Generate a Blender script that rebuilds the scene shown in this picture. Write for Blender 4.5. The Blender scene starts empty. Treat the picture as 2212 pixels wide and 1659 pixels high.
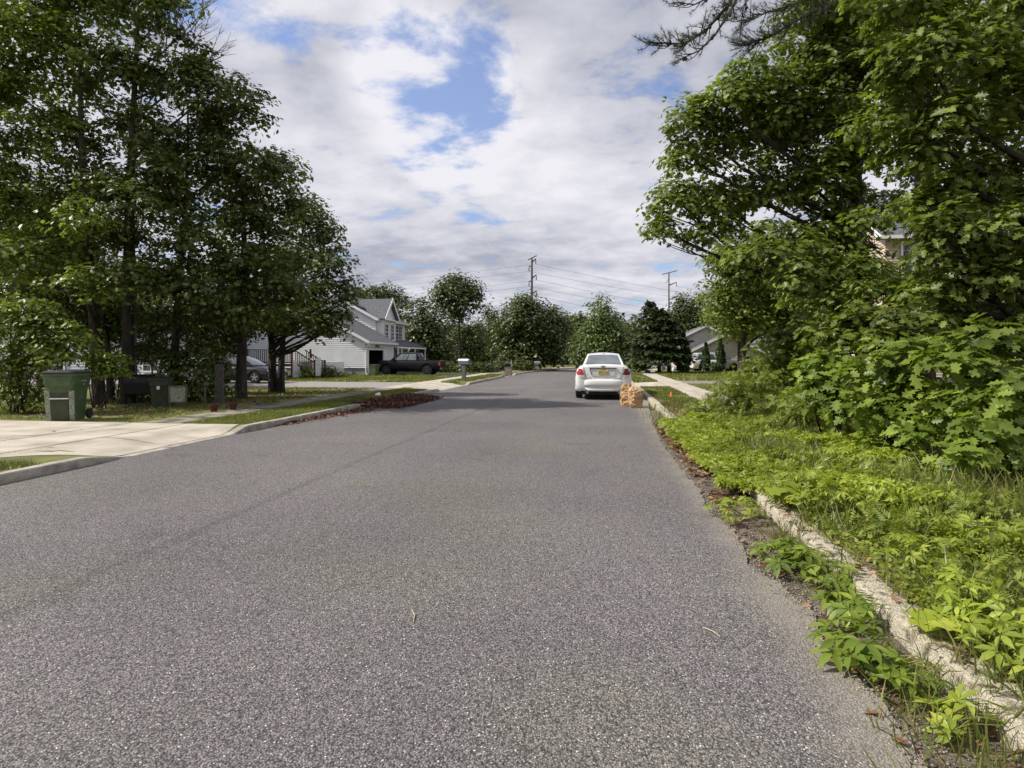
import bpy, bmesh, math, random
import numpy as np
from mathutils import Vector, Matrix, noise as mnoise

# ------------------------------------------------------------------ camera
sc = bpy.context.scene
COL = sc.collection
EYE = 1.5
F = 1300.0            # focal length in pixels of a 2212 px wide picture
HZ = 770.0            # horizon row
TH = math.atan((1300 - 1106) / F)
cam_d = bpy.data.cameras.new("camera")
cam = bpy.data.objects.new("camera", cam_d)
COL.objects.link(cam)
cam.location = (0, 0, EYE)
cam.rotation_euler = (math.pi / 2, 0, TH)
cam_d.sensor_width = 36
cam_d.lens = 36 * F / 2212
cam_d.shift_y = -(829.5 - HZ) / 2212
cam_d.clip_start = 0.05
cam_d.clip_end = 6000
sc.camera = cam

# ------------------------------------------------------------------ light
sc.view_settings.view_transform = 'Standard'
sc.view_settings.look = 'None'
sc.view_settings.exposure = 0.15
sc.view_settings.gamma = 1.0
SUN_EL = math.radians(45)
SUN_AZ = math.radians(-102)      # compass angle from +Y towards +X of where the sun stands
sun_dir = Vector((math.sin(SUN_AZ) * math.cos(SUN_EL), math.cos(SUN_AZ) * math.cos(SUN_EL), math.sin(SUN_EL)))
sd = bpy.data.lights.new("sun", 'SUN')
sd.energy = 5.0
sd.angle = math.radians(0.6)
sd.color = (1.0, 0.95, 0.87)
so = bpy.data.objects.new("sun", sd)
COL.objects.link(so)
so.rotation_euler = sun_dir.to_track_quat('Z', 'Y').to_euler()

def pix_dir(x, y):
    c, s = math.cos(TH), math.sin(TH)
    a, b = (x - 1106) / F, (HZ - y) / F
    return Vector((a * c - s, a * s + c, b)).normalized()

world = bpy.data.worlds.new("World")
sc.world = world
world.use_nodes = True
nt = world.node_tree
nt.nodes.clear()
def N(t, **k):
    n = nt.nodes.new(t)
    for a, v in k.items():
        setattr(n, a, v)
    return n
def LK(a, b): nt.links.new(a, b)
def MA(op, a, b=None, c=None, clamp=False):
    n = N('ShaderNodeMath', operation=op, use_clamp=clamp)
    for i, v in enumerate((a, b, c)):
        if v is None: continue
        if isinstance(v, (int, float)): n.inputs[i].default_value = v
        else: LK(v, n.inputs[i])
    return n.outputs[0]
def build_sky():
    out = N('ShaderNodeOutputWorld')
    sky = N('ShaderNodeTexSky', sky_type='NISHITA')
    sky.sun_disc = False
    sky.sun_elevation = SUN_EL
    sky.sun_rotation = SUN_AZ
    sky.ozone_density = 3.0
    sky.air_density = 1.2
    bg1 = N('ShaderNodeBackground'); bg1.inputs[1].default_value = 0.125
    tint = N('ShaderNodeVectorMath', operation='MULTIPLY'); LK(sky.outputs[0], tint.inputs[0]); tint.inputs[1].default_value = (0.95, 1.0, 1.22)
    LK(tint.outputs[0], bg1.inputs[0])
    tc = N('ShaderNodeTexCoord')
    sep = N('ShaderNodeSeparateXYZ'); LK(tc.outputs['Generated'], sep.inputs[0])
    z = MA('MAXIMUM', sep.outputs[2], 0.0)
    zz = MA('ADD', z, 0.14)
    px = MA('DIVIDE', sep.outputs[0], zz)
    py = MA('DIVIDE', sep.outputs[1], zz)
    cmb = N('ShaderNodeCombineXYZ'); LK(px, cmb.inputs[0]); LK(py, cmb.inputs[1])
    def noise(sc_, det, rough, off, dist=0.0):
        mp = N('ShaderNodeMapping'); mp.inputs['Location'].default_value = off
        LK(cmb.outputs[0], mp.inputs[0])
        n = N('ShaderNodeTexNoise'); n.inputs['Scale'].default_value = sc_
        n.inputs['Detail'].default_value = det; n.inputs['Roughness'].default_value = rough
        n.inputs['Distortion'].default_value = dist
        LK(mp.outputs[0], n.inputs['Vector'])
        return n.outputs[0]
    n1 = noise(1.35, 7, 0.52, (3.1, 1.7, 0), 0.25)
    n2 = noise(1.0, 5, 0.5, (8.3, 4.2, 2), 0.2)
    n3 = noise(3.1, 8, 0.60, (1.3, 9.2, 5), 0.15)
    # openings in the cloud deck, each by its direction in the sky
    gap = None
    for (gx, gy, lo, w) in ((925, 190, 0.989, 0.50), (990, 285, 0.992, 0.44), (560, -50, 0.992, 0.36), (1085, 180, 0.995, 0.26), (850, 130, .994, .34), (1010, 100, .996, .2)):
        d = pix_dir(gx, gy)
        dp = N('ShaderNodeVectorMath', operation='DOT_PRODUCT')
        LK(tc.outputs['Generated'], dp.inputs[0]); dp.inputs[1].default_value = d
        mr = N('ShaderNodeMapRange', interpolation_type='SMOOTHSTEP')
        LK(dp.outputs['Value'], mr.inputs[0])
        mr.inputs[1].default_value = lo; mr.inputs[2].default_value = 1.0
        mr.inputs[3].default_value = 0; mr.inputs[4].default_value = w
        gap = mr.outputs[0] if gap is None else MA('ADD', gap, mr.outputs[0])
    cov = MA('SUBTRACT', MA('ADD', MA('MULTIPLY', MA('SUBTRACT', n1, 0.5), 1.5), 0.98), gap)
    cov = MA('ADD', cov, MA('MULTIPLY', MA('SUBTRACT', n3, 0.5), 3.5))
    m = N('ShaderNodeMapRange', interpolation_type='SMOOTHSTEP')
    LK(cov, m.inputs[0]); m.inputs[1].default_value = 0.20; m.inputs[2].default_value = 0.84; m.inputs[3].default_value = 0.14
    # cloud tone: pale tops, greyer bellies
    tone = MA('ADD', MA('MULTIPLY', n2, 0.55), MA('MULTIPLY', n3, 0.45))
    # thinner cloud round the openings is brighter
    tone = MA('ADD', tone, MA('MULTIPLY', gap, 0.25))
    cr = N('ShaderNodeValToRGB')
    LK(tone, cr.inputs[0])
    e = cr.color_ramp.elements
    e[0].position = 0.36; e[0].color = (0.33, 0.345, 0.42, 1)
    e[1].position = 0.64; e[1].color = (0.79, 0.78, 0.83, 1)
    k = cr.color_ramp.elements.new(0.49); k.color = (0.55, 0.56, 0.63, 1)
    bg2 = N('ShaderNodeBackground'); bg2.inputs[1].default_value = 1.0
    LK(cr.outputs[0], bg2.inputs[0])
    mix = N('ShaderNodeMixShader')
    LK(m.outputs[0], mix.inputs[0]); LK(bg1.outputs[0], mix.inputs[1]); LK(bg2.outputs[0], mix.inputs[2])
    LK(mix.outputs[0], out.inputs[0])
build_sky()

# ------------------------------------------------------------------ helpers
CT, ST = math.cos(TH), math.sin(TH)
def W(x, y, d):
    """world point seen at picture position x,y at forward distance d"""
    l = (x - 1106) / F * d
    return Vector((l * CT - d * ST, l * ST + d * CT, EYE + (HZ - y) / F * d))
VZ = 0.12
def G(x, y, z=VZ):
    d = (EYE - z) * F / (y - HZ)
    return W(x, y, d)
rnd = random.Random(11)
rng = np.random.default_rng(5)

def tag(o, label=None, cat=None, group=None, kind=None):
    if label: o['label'] = label
    if cat: o['category'] = cat
    if group: o['group'] = group
    if kind: o['kind'] = kind
    return o
def empty(name, loc=(0, 0, 0), rz=0.0, label=None, cat=None, group=None):
    o = bpy.data.objects.new(name, None)
    o.empty_display_size = 0.2
    COL.objects.link(o)
    o.location = loc; o.rotation_euler = (0, 0, rz)
    return tag(o, label, cat, group)
def link(name, me, mat, parent=None, smooth=False):
    if mat is not None:
        for m in (mat if isinstance(mat, (list, tuple)) else [mat]):
            me.materials.append(m)
    if smooth:
        me.polygons.foreach_set('use_smooth', np.ones(len(me.polygons), dtype=bool))
    o = bpy.data.objects.new(name, me)
    COL.objects.link(o)
    if parent is not None: o.parent = parent
    return o
def local(parent, p):
    """world point -> parent's frame (parents are unrotated empties unless noted)"""
    return Vector(p) - Vector(parent.location)

class MB:
    def __init__(s): s.v = []; s.f = []; s.mi = []; s.m = 0
    def add(s, vs, fs):
        b = len(s.v)
        s.v.extend([tuple(p) for p in vs]); s.f.extend([tuple(i + b for i in f) for f in fs])
        s.mi.extend([s.m] * len(fs))
    def box(s, x0, x1, y0, y1, z0, z1, taper=None):
        vs = [(x0, y0, z0), (x1, y0, z0), (x1, y1, z0), (x0, y1, z0), (x0, y0, z1), (x1, y0, z1), (x1, y1, z1), (x0, y1, z1)]
        s.add(vs, [(0, 3, 2, 1), (4, 5, 6, 7), (0, 1, 5, 4), (1, 2, 6, 5), (2, 3, 7, 6), (3, 0, 4, 7)])
    def hexa(s, bot, top):
        s.add(list(bot) + list(top), [(0, 3, 2, 1), (4, 5, 6, 7), (0, 1, 5, 4), (1, 2, 6, 5), (2, 3, 7, 6), (3, 0, 4, 7)])
    def beam(s, a, b, w, h=None, up=(0, 0, 1)):
        h = h or w
        a, b = Vector(a), Vector(b); d = (b - a).normalized(); u = Vector(up)
        if abs(d.dot(u)) > 0.98: u = Vector((0, 1, 0))
        r = d.cross(u).normalized(); u = r.cross(d)
        q = [(-1, -1), (1, -1), (1, 1), (-1, 1)]
        s.hexa([a + r * i * w / 2 + u * j * h / 2 for i, j in q], [b + r * i * w / 2 + u * j * h / 2 for i, j in q])
    def tube(s, pts, rad, n=8, cap=True):
        pts = [Vector(p) for p in pts]
        if not isinstance(rad, (list, tuple)): rad = [rad] * len(pts)
        b = len(s.v); prev = None
        for i, p in enumerate(pts):
            d = (pts[min(i + 1, len(pts) - 1)] - pts[max(i - 1, 0)])
            d = d.normalized() if d.length > 1e-9 else Vector((0, 0, 1))
            if prev is None:
                u = Vector((0, 0, 1)) if abs(d.z) < 0.9 else Vector((1, 0, 0))
                r = d.cross(u).normalized()
            else:
                r = (prev - d * prev.dot(d)).normalized()
            prev = r; t = d.cross(r)
            for k in range(n):
                a = 2 * math.pi * k / n
                s.v.append(tuple(p + (r * math.cos(a) + t * math.sin(a)) * rad[i]))
        for i in range(len(pts) - 1):
            for k in range(n):
                k2 = (k + 1) % n
                s.f.append((b + i * n + k, b + i * n + k2, b + (i + 1) * n + k2, b + (i + 1) * n + k)); s.mi.append(s.m)
        if cap:
            s.f.append(tuple(b + k for k in range(n))[::-1]); s.mi.append(s.m)
            s.f.append(tuple(b + (len(pts) - 1) * n + k for k in range(n))); s.mi.append(s.m)
    def lathe(s, prof, c=(0, 0, 0), n=20, axis='z'):
        b = len(s.v)
        for r, h in prof:
            for k in range(n):
                a = 2 * math.pi * k / n
                p = (r * math.cos(a), r * math.sin(a), h)
                if axis == 'x': p = (h, r * math.cos(a), r * math.sin(a))
                if axis == 'y': p = (r * math.cos(a), h, -r * math.sin(a))
                s.v.append((p[0] + c[0], p[1] + c[1], p[2] + c[2]))
        for i in range(len(prof) - 1):
            for k in range(n):
                k2 = (k + 1) % n
                s.f.append((b + i * n + k, b + i * n + k2, b + (i + 1) * n + k2, b + (i + 1) * n + k)); s.mi.append(s.m)
        s.f.append(tuple(b + k for k in range(n))[::-1]); s.mi.append(s.m)
        s.f.append(tuple(b + (len(prof) - 1) * n + k for k in range(n))); s.mi.append(s.m)
    def loft(s, rings, cap=True, closed=True):
        b = len(s.v); n = len(rings[0])
        for r in rings: s.v.extend([tuple(p) for p in r])
        for i in range(len(rings) - 1):
            for k in range(n if closed else n - 1):
                k2 = (k + 1) % n
                s.f.append((b + i * n + k, b + i * n + k2, b + (i + 1) * n + k2, b + (i + 1) * n + k)); s.mi.append(s.m)
        if cap:
            s.f.append(tuple(b + k for k in range(n))[::-1]); s.mi.append(s.m)
            s.f.append(tuple(b + (len(rings) - 1) * n + k for k in range(n))); s.mi.append(s.m)
    def mesh(s, name):
        me = bpy.data.meshes.new(name)
        me.from_pydata(s.v, [], s.f)
        if any(s.mi): me.polygons.foreach_set('material_index', s.mi)
        me.update()
        return me
    def build(s, name, mat, parent=None, smooth=False, bevel=0.0, fix=False):
        me = s.mesh(name)
        if fix or bevel:
            bm = bmesh.new(); bm.from_mesh(me)
            bmesh.ops.recalc_face_normals(bm, faces=bm.faces)
            if bevel:
                bmesh.ops.bevel(bm, geom=[e for e in bm.edges if e.calc_face_angle(0) > 0.5], offset=bevel, segments=2, affect='EDGES', profile=0.6)
            bm.to_mesh(me); bm.free()
        return link(name, me, mat, parent, smooth)

# ------------------------------------------------------------------ materials
def mat(name, c1, c2=None, scale=5.0, rough=0.7, bump=0.0, bscale=None, spec=0.4, metal=0.0, coord='pos', detail=5, lo=0.35, hi=0.65, coat=0.0, stretch=None):
    global nt
    m = bpy.data.materials.new(name); m.use_nodes = True
    nt = m.node_tree
    p = nt.nodes['Principled BSDF']
    p.inputs['Roughness'].default_value = rough
    p.inputs['Specular IOR Level'].default_value = spec
    p.inputs['Metallic'].default_value = metal
    p.inputs['Coat Weight'].default_value = coat
    p.inputs['Base Color'].default_value = (*c1, 1)
    if coord == 'pos':
        g = N('ShaderNodeNewGeometry').outputs['Position']
    else:
        g = N('ShaderNodeTexCoord').outputs['Object']
    if stretch:
        mp = N('ShaderNodeMapping'); mp.inputs['Scale'].default_value = stretch
        LK(g, mp.inputs[0]); g = mp.outputs[0]
    if c2 is not None:
        n = N('ShaderNodeTexNoise'); n.inputs['Scale'].default_value = scale; n.inputs['Detail'].default_value = detail
        LK(g, n.inputs['Vector'])
        r = N('ShaderNodeValToRGB'); LK(n.outputs[0], r.inputs[0])
        r.color_ramp.elements[0].position = lo; r.color_ramp.elements[0].color = (*c1, 1)
        r.color_ramp.elements[1].position = hi; r.color_ramp.elements[1].color = (*c2, 1)
        LK(r.outputs[0], p.inputs['Base Color'])
    if bump:
        n = N('ShaderNodeTexNoise'); n.inputs['Scale'].default_value = bscale or scale * 4; n.inputs['Detail'].default_value = 6
        LK(g, n.inputs['Vector'])
        b = N('ShaderNodeBump'); b.inputs['Strength'].default_value = bump; b.inputs['Distance'].default_value = 0.03
        LK(n.outputs[0], b.inputs['Height']); LK(b.outputs[0], p.inputs['Normal'])
    return m

def leaf_mat(name, ca, cb, cc, trans=0.3, rough=0.42, tcol=None):
    """foliage: every leaf takes its own tone; some light passes through the blade"""
    global nt
    m = bpy.data.materials.new(name); m.use_nodes = True
    nt = m.node_tree
    p = nt.nodes['Principled BSDF']; out = nt.nodes['Material Output']
    g = N('ShaderNodeNewGeometry')
    r = N('ShaderNodeValToRGB'); LK(g.outputs['Random Per Island'], r.inputs[0])
    e = r.color_ramp.elements
    e[0].position = 0.0; e[0].color = (*ca, 1)
    e[1].position = 1.0; e[1].color = (*cc, 1)
    k = e.new(0.6); k.color = (*cb, 1)
    n = N('ShaderNodeTexNoise'); n.inputs['Scale'].default_value = 0.9; n.inputs['Detail'].default_value = 2
    LK(g.outputs['Position'], n.inputs['Vector'])
    mr = N('ShaderNodeMapRange'); LK(n.outputs[0], mr.inputs[0])
    mr.inputs[1].default_value = 0.3; mr.inputs[2].default_value = 0.7; mr.inputs[3].default_value = 0.72; mr.inputs[4].default_value = 1.25
    mx = N('ShaderNodeVectorMath', operation='SCALE'); LK(r.outputs[0], mx.inputs[0]); LK(mr.outputs[0], mx.inputs['Scale'])
    LK(mx.outputs[0], p.inputs['Base Color'])
    p.inputs['Roughness'].default_value = rough
    p.inputs['Specular IOR Level'].default_value = 0.35
    t = N('ShaderNodeBsdfTranslucent')
    mt = N('ShaderNodeVectorMath', operation='MULTIPLY'); LK(mx.outputs[0], mt.inputs[0])
    mt.inputs[1].default_value = tcol or (1.5, 1.6, 0.7)
    LK(mt.outputs[0], t.inputs[0])
    s = N('ShaderNodeMixShader'); s.inputs[0].default_value = trans
    LK(p.outputs[0], s.inputs[1]); LK(t.outputs[0], s.inputs[2]); LK(s.outputs[0], out.inputs[0])
    return m

def asphalt_mat(name, base, chip, seam=None, fine=1.0):
    global nt
    m = bpy.data.materials.new(name); m.use_nodes = True
    nt = m.node_tree
    p = nt.nodes['Principled BSDF']
    p.inputs['Roughness'].default_value = 0.82; p.inputs['Specular IOR Level'].default_value = 0.3
    g = N('ShaderNodeNewGeometry').outputs['Position']
    def vor(s_, feat='F1'):
        v = N('ShaderNodeTexVoronoi', feature=feat); v.inputs['Scale'].default_value = s_; LK(g, v.inputs['Vector']); return v
    # stone chips of several sizes in dark binder
    v1 = vor(120 * fine); v2 = vor(240 * fine)
    sep = N('ShaderNodeSeparateColor'); LK(v1.outputs['Color'], sep.inputs[0])
    sep2 = N('ShaderNodeSeparateColor'); LK(v2.outputs['Color'], sep2.inputs[0])
    n = N('ShaderNodeTexNoise'); n.inputs['Scale'].default_value = 150 * fine; n.inputs['Detail'].default_value = 3; LK(g, n.inputs['Vector'])
    a = N('ShaderNodeMapRange'); LK(sep.outputs[0], a.inputs[0]); a.inputs[1].default_value = 0.0; a.inputs[2].default_value = 1.0; a.inputs[3].default_value = 0.36; a.inputs[4].default_value = 1.65
    b = MA('MULTIPLY', a.outputs[0], MA('ADD', 0.66, MA('MULTIPLY', sep2.outputs[0], 0.68)))
    edge = N('ShaderNodeMapRange'); LK(v1.outputs['Distance'], edge.inputs[0]); edge.inputs[1].default_value = 0.25; edge.inputs[2].default_value = 0.75; edge.inputs[3].default_value = 1.12; edge.inputs[4].default_value = 0.5
    b = MA('MULTIPLY', b, edge.outputs[0])
    b = MA('MULTIPLY', b, MA('ADD', 0.35, MA('MULTIPLY', n.outputs[0], 1.3)))
    # broad wear and lane paths
    n2 = N('ShaderNodeTexNoise'); n2.inputs['Scale'].default_value = 0.35; n2.inputs['Detail'].default_value = 5; LK(g, n2.inputs['Vector'])
    mr = N('ShaderNodeMapRange'); LK(n2.outputs[0], mr.inputs[0]); mr.inputs[1].default_value = 0.3; mr.inputs[2].default_value = 0.7; mr.inputs[3].default_value = 0.84; mr.inputs[4].default_value = 1.16
    b = MA('MULTIPLY', b, mr.outputs[0])
    sx = N('ShaderNodeSeparateXYZ'); LK(g, sx.inputs[0])
    if seam:
        for (X, w, dep) in seam:
            nn = N('ShaderNodeTexNoise'); nn.inputs['Scale'].default_value = 0.8; nn.inputs['Detail'].default_value = 6; LK(g, nn.inputs['Vector'])
            xx = MA('ADD', sx.outputs[0], MA('MULTIPLY', MA('SUBTRACT', nn.outputs[0], 0.5), 0.16))
            dd = MA('ABSOLUTE', MA('SUBTRACT', xx, X))
            q = N('ShaderNodeMapRange', interpolation_type='SMOOTHSTEP'); LK(dd, q.inputs[0]); q.inputs[1].default_value = 0; q.inputs[2].default_value = w; q.inputs[3].default_value = dep; q.inputs[4].default_value = 1
            b = MA('MULTIPLY', b, q.outputs[0])
    hn = N('ShaderNodeTexNoise'); hn.inputs['Scale'].default_value = 0.55; hn.inputs['Detail'].default_value = 3; hm = N('ShaderNodeMapping'); hm.inputs['Location'].default_value = (4, 9, 2); LK(g, hm.inputs[0]); LK(hm.outputs[0], hn.inputs['Vector'])
    hr = N('ShaderNodeMapRange', interpolation_type='SMOOTHSTEP'); LK(hn.outputs[0], hr.inputs[0]); hr.inputs[1].default_value = 0.45; hr.inputs[2].default_value = 0.72
    hx = N('ShaderNodeMix', data_type='RGBA'); LK(hr.outputs[0], hx.inputs[0]); hx.inputs[6].default_value = (*base, 1); hx.inputs[7].default_value = (base[0] * 1.02, base[1] * 1.04, base[2] * .92, 1)
    # sealed oil drips and old patches
    on = N('ShaderNodeTexNoise'); on.inputs['Scale'].default_value = 1.7; on.inputs['Detail'].default_value = 8; LK(hm.outputs[0], on.inputs['Vector'])
    orr = N('ShaderNodeMapRange', interpolation_type='SMOOTHSTEP'); LK(on.outputs[0], orr.inputs[0]); orr.inputs[1].default_value = 0.62; orr.inputs[2].default_value = 0.76; orr.inputs[3].default_value = 1.0; orr.inputs[4].default_value = 0.80
    b = MA('MULTIPLY', b, orr.outputs[0])
    mixc = N('ShaderNodeVectorMath', operation='SCALE'); LK(hx.outputs[2], mixc.inputs[0]); LK(b, mixc.inputs['Scale'])
    # white quartz chips
    v3 = vor(78 * fine); s3 = N('ShaderNodeSeparateColor'); LK(v3.outputs['Color'], s3.inputs[0])
    c3 = MA('MULTIPLY', MA('GREATER_THAN', s3.outputs[0], 0.80), MA('LESS_THAN', v3.outputs['Distance'], MA('MULTIPLY', s3.outputs[1], 0.38)))
    mm = N('ShaderNodeMix', data_type='RGBA'); LK(c3, mm.inputs[0]); LK(mixc.outputs[0], mm.inputs[6]); mm.inputs[7].default_value = (*chip, 1)
    # dusty pale strip of sand towards the right edge
    dn = N('ShaderNodeTexNoise'); dn.inputs['Scale'].default_value = 2.2; dn.inputs['Detail'].default_value = 6; LK(g, dn.inputs['Vector'])
    ed = N('ShaderNodeMapRange', interpolation_type='SMOOTHSTEP'); LK(MA('ADD', sx.outputs[0], MA('MULTIPLY', dn.outputs[0], 0.55)), ed.inputs[0])
    ed.inputs[1].default_value = 1.0; ed.inputs[2].default_value = 1.55; ed.inputs[3].default_value = 0; ed.inputs[4].default_value = 0.62
    m2 = N('ShaderNodeMix', data_type='RGBA'); LK(ed.outputs[0], m2.inputs[0]); LK(mm.outputs[2], m2.inputs[6])
    dust = N('ShaderNodeVectorMath', operation='SCALE'); dust.inputs[0].default_value = (0.34, 0.30, 0.235); LK(MA('ADD', 0.45, MA('MULTIPLY', n.outputs[0], 1.1)), dust.inputs['Scale'])
    LK(dust.outputs[0], m2.inputs[7])
    LK(m2.outputs[2], p.inputs['Base Color'])
    bp = N('ShaderNodeBump'); bp.inputs['Strength'].default_value = 0.9; bp.inputs['Distance'].default_value = 0.006
    LK(MA('ADD', MA('MULTIPLY', v1.outputs['Distance'], -1.0), MA('MULTIPLY', n.outputs[0], 0.8)), bp.inputs['Height'])
    LK(bp.outputs[0], p.inputs['Normal'])
    return m

M = {}
M['asphalt'] = asphalt_mat('asphalt', (0.182, 0.167, 0.165), (0.58, 0.56, 0.54), seam=((-3.4, 0.10, 0.80), (-2.0, 0.9, 0.95)))
M['drive_asphalt'] = asphalt_mat('drive_asphalt', (0.085, 0.082, 0.085), (0.3, 0.3, 0.3))
M['drive_gravel'] = mat('drive_gravel', (0.20, 0.18, 0.17), (0.34, 0.31, 0.30), 14, 0.9, 0.4, 60)
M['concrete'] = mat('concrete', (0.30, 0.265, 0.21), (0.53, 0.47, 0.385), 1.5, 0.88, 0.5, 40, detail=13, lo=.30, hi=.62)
M['kerb'] = mat('kerb_concrete', (0.27, 0.245, 0.205), (0.47, 0.43, 0.36), 5.5, 0.9, 0.7, 45, detail=9)
M['oldkerb'] = mat('old_kerb_concrete', (0.15, 0.13, 0.08), (0.60, 0.54, 0.41), 14, 0.95, 1.0, 90, detail=14, lo=.34, hi=.52)
M['oldwalk_shade'] = mat('dirty_shaded_sidewalk', (0.09, 0.085, 0.055), (0.28, 0.25, 0.195), 3.2, 0.92, .5, 55, detail=12, lo=.40, hi=.60)  # dirty concrete, darkened further with the tree shade put into its colour
M['lawn'] = mat('lawn_soil', (0.085, 0.095, 0.024), (0.185, 0.180, 0.050), 1.6, 0.95, 0.6, 30, detail=10)
M['wildsoil'] = mat('wild_soil', (0.105, 0.085, 0.045), (0.21, 0.165, 0.10), 3.0, 0.95, 0.8, 30, detail=10)
M['dirt'] = mat('gutter_dirt', (0.085, 0.065, 0.045), (0.24, 0.195, 0.15), 7, 0.95, 1.0, 50, detail=10)
M['bark'] = mat('bark', (0.022, 0.018, 0.014), (0.070, 0.058, 0.046), 9, 0.95, 1.0, 26, stretch=(1, 1, 0.22), detail=8)
M['pinebark'] = mat('pine_bark', (0.055, 0.030, 0.022), (0.14, 0.082, 0.06), 12, 0.95, 1.0, 26, stretch=(1, 1, 0.35), detail=8)
M['deadwood'] = mat('dead_wood', (0.20, 0.18, 0.16), (0.32, 0.30, 0.27), 9, 0.9)
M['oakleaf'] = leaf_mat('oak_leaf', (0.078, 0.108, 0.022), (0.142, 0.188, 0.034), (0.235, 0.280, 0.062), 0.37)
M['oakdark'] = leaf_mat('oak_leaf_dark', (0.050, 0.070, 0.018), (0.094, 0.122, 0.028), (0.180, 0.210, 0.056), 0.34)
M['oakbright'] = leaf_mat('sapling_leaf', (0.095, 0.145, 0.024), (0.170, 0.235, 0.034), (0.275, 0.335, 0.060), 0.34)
M['lime'] = leaf_mat('creeper_leaf', (0.170, 0.220, 0.028), (0.270, 0.325, 0.038), (0.370, 0.400, 0.060), 0.34)
M['weed'] = leaf_mat('weed_leaf', (0.120, 0.160, 0.026), (0.200, 0.245, 0.038), (0.295, 0.310, 0.065), 0.34)
M['grass'] = leaf_mat('grass_blade', (0.090, 0.120, 0.022), (0.150, 0.175, 0.035), (0.260, 0.235, 0.085), 0.3)
M['far'] = leaf_mat('far_leaf', (0.044, 0.060, 0.018), (0.074, 0.098, 0.026), (0.125, 0.150, 0.044), 0.2)
M['farpale'] = leaf_mat('far_pale_leaf', (0.070, 0.110, 0.030), (0.110, 0.155, 0.042), (0.160, 0.200, 0.065), 0.25)
M['spruce'] = leaf_mat('spruce_leaf', (0.022, 0.034, 0.013), (0.036, 0.052, 0.017), (0.065, 0.085, 0.026), 0.12)
M['arbor'] = leaf_mat('arborvitae_leaf', (0.022, 0.044, 0.012), (0.040, 0.070, 0.018), (0.065, 0.100, 0.025), 0.15)
M['needle'] = leaf_mat('pine_needle', (0.030, 0.050, 0.025), (0.050, 0.075, 0.035), (0.09, 0.12, 0.05), 0.2)
M['litter'] = leaf_mat('dead_leaf', (0.085, 0.042, 0.022), (0.20, 0.105, 0.055), (0.38, 0.26, 0.16), 0.1, 0.7, (1.1, 0.9, 0.6))
M['pile'] = leaf_mat('pile_leaf', (0.060, 0.026, 0.016), (0.125, 0.058, 0.036), (0.27, 0.145, 0.095), 0.08, 0.75, (1.1, 0.8, 0.6))
M['siding'] = mat('white_siding', (0.72, 0.725, 0.735), (0.79, 0.79, 0.80), 1.3, 0.55)
M['siding_grey'] = mat('grey_siding', (0.42, 0.46, 0.50), (0.50, 0.53, 0.56), 1.3, 0.6)
M['siding_tan'] = mat('tan_siding', (0.50, 0.40, 0.31), (0.58, 0.47, 0.37), 1.3, 0.6)
M['siding_beige'] = mat('beige_siding', (0.48, 0.435, 0.39), (0.55, 0.50, 0.45), 1.3, 0.6)
M['trim'] = mat('white_trim', (0.78, 0.78, 0.78), (0.84, 0.84, 0.84), 3, 0.45)
M['shingle'] = mat('roof_shingle', (0.075, 0.078, 0.088), (0.15, 0.15, 0.165), 9, 0.9, 0.6, 60)
M['solar'] = mat('solar_panel', (0.015, 0.017, 0.025), (0.03, 0.033, 0.045), 2, 0.12, spec=0.6)
M['found'] = mat('foundation', (0.20, 0.20, 0.21), (0.28, 0.28, 0.29), 3, 0.9, 0.3)
M['dark'] = mat('dark_interior', (0.010, 0.010, 0.011), None, rough=0.9)
M['glass'] = mat('window_glass', (0.035, 0.042, 0.050), (0.075, 0.085, 0.10), 1.2, 0.06, spec=0.7)
M['vinyl'] = mat('vinyl_fence', (0.66, 0.69, 0.70), (0.74, 0.76, 0.76), 2, 0.4)
M['deck'] = mat('red_deck_wood', (0.085, 0.030, 0.020), (0.15, 0.055, 0.035), 12, 0.75, 0.4, 40)
M['bin'] = mat('green_bin_plastic', (0.045, 0.076, 0.032), (0.078, 0.118, 0.054), 5, 0.55, 0.15, 60, coord='obj', detail=8)
M['binold'] = mat('dark_bin_plastic', (0.030, 0.040, 0.018), (0.055, 0.062, 0.030), 5, 0.6, 0.15, 60, coord='obj')
M['binlid'] = mat('black_lid_plastic', (0.012, 0.012, 0.014), (0.03, 0.03, 0.032), 5, 0.5, coord='obj')
M['scuff'] = mat('scuffed_plastic', (0.12, 0.15, 0.09), (0.32, 0.34, 0.27), 24, 0.75, coord='obj', detail=8)
M['white'] = mat('white_plastic', (0.70, 0.70, 0.68), (0.78, 0.78, 0.76), 5, 0.5)
M['paint_white'] = mat('car_paint_white', (0.74, 0.73, 0.70), (0.80, 0.79, 0.76), 1.5, 0.28, coat=0.8, coord='obj')
M['paint_black'] = mat('car_paint_black', (0.006, 0.006, 0.010), (0.010, 0.010, 0.015), 1.5, 0.3, coat=0.25, spec=.25, coord='obj')
M['paint_dark'] = mat('car_paint_dark', (0.012, 0.012, 0.014), (0.018, 0.018, 0.020), 1.5, 0.25, coat=0.4, coord='obj')
M['tyre'] = mat('tyre_rubber', (0.012, 0.012, 0.012), (0.025, 0.024, 0.022), 30, 0.85, coord='obj')
M['rim'] = mat('alloy_rim', (0.45, 0.45, 0.46), None, rough=0.35, metal=0.9)
M['rimdark'] = mat('dark_alloy_rim', (0.10, 0.10, 0.11), None, rough=0.35, metal=0.8)
M['chrome'] = mat('chrome', (0.35, 0.36, 0.38), None, rough=0.2, metal=1.0)
M['carglass'] = mat('car_glass', (0.10, 0.115, 0.13), (0.17, 0.19, 0.21), 2.0, 0.05, spec=0.8, coord='obj')
M['redlens'] = mat('red_lens', (0.42, 0.018, 0.028), (0.60, 0.04, 0.05), 18, 0.15, spec=0.7, coord='obj')
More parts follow.
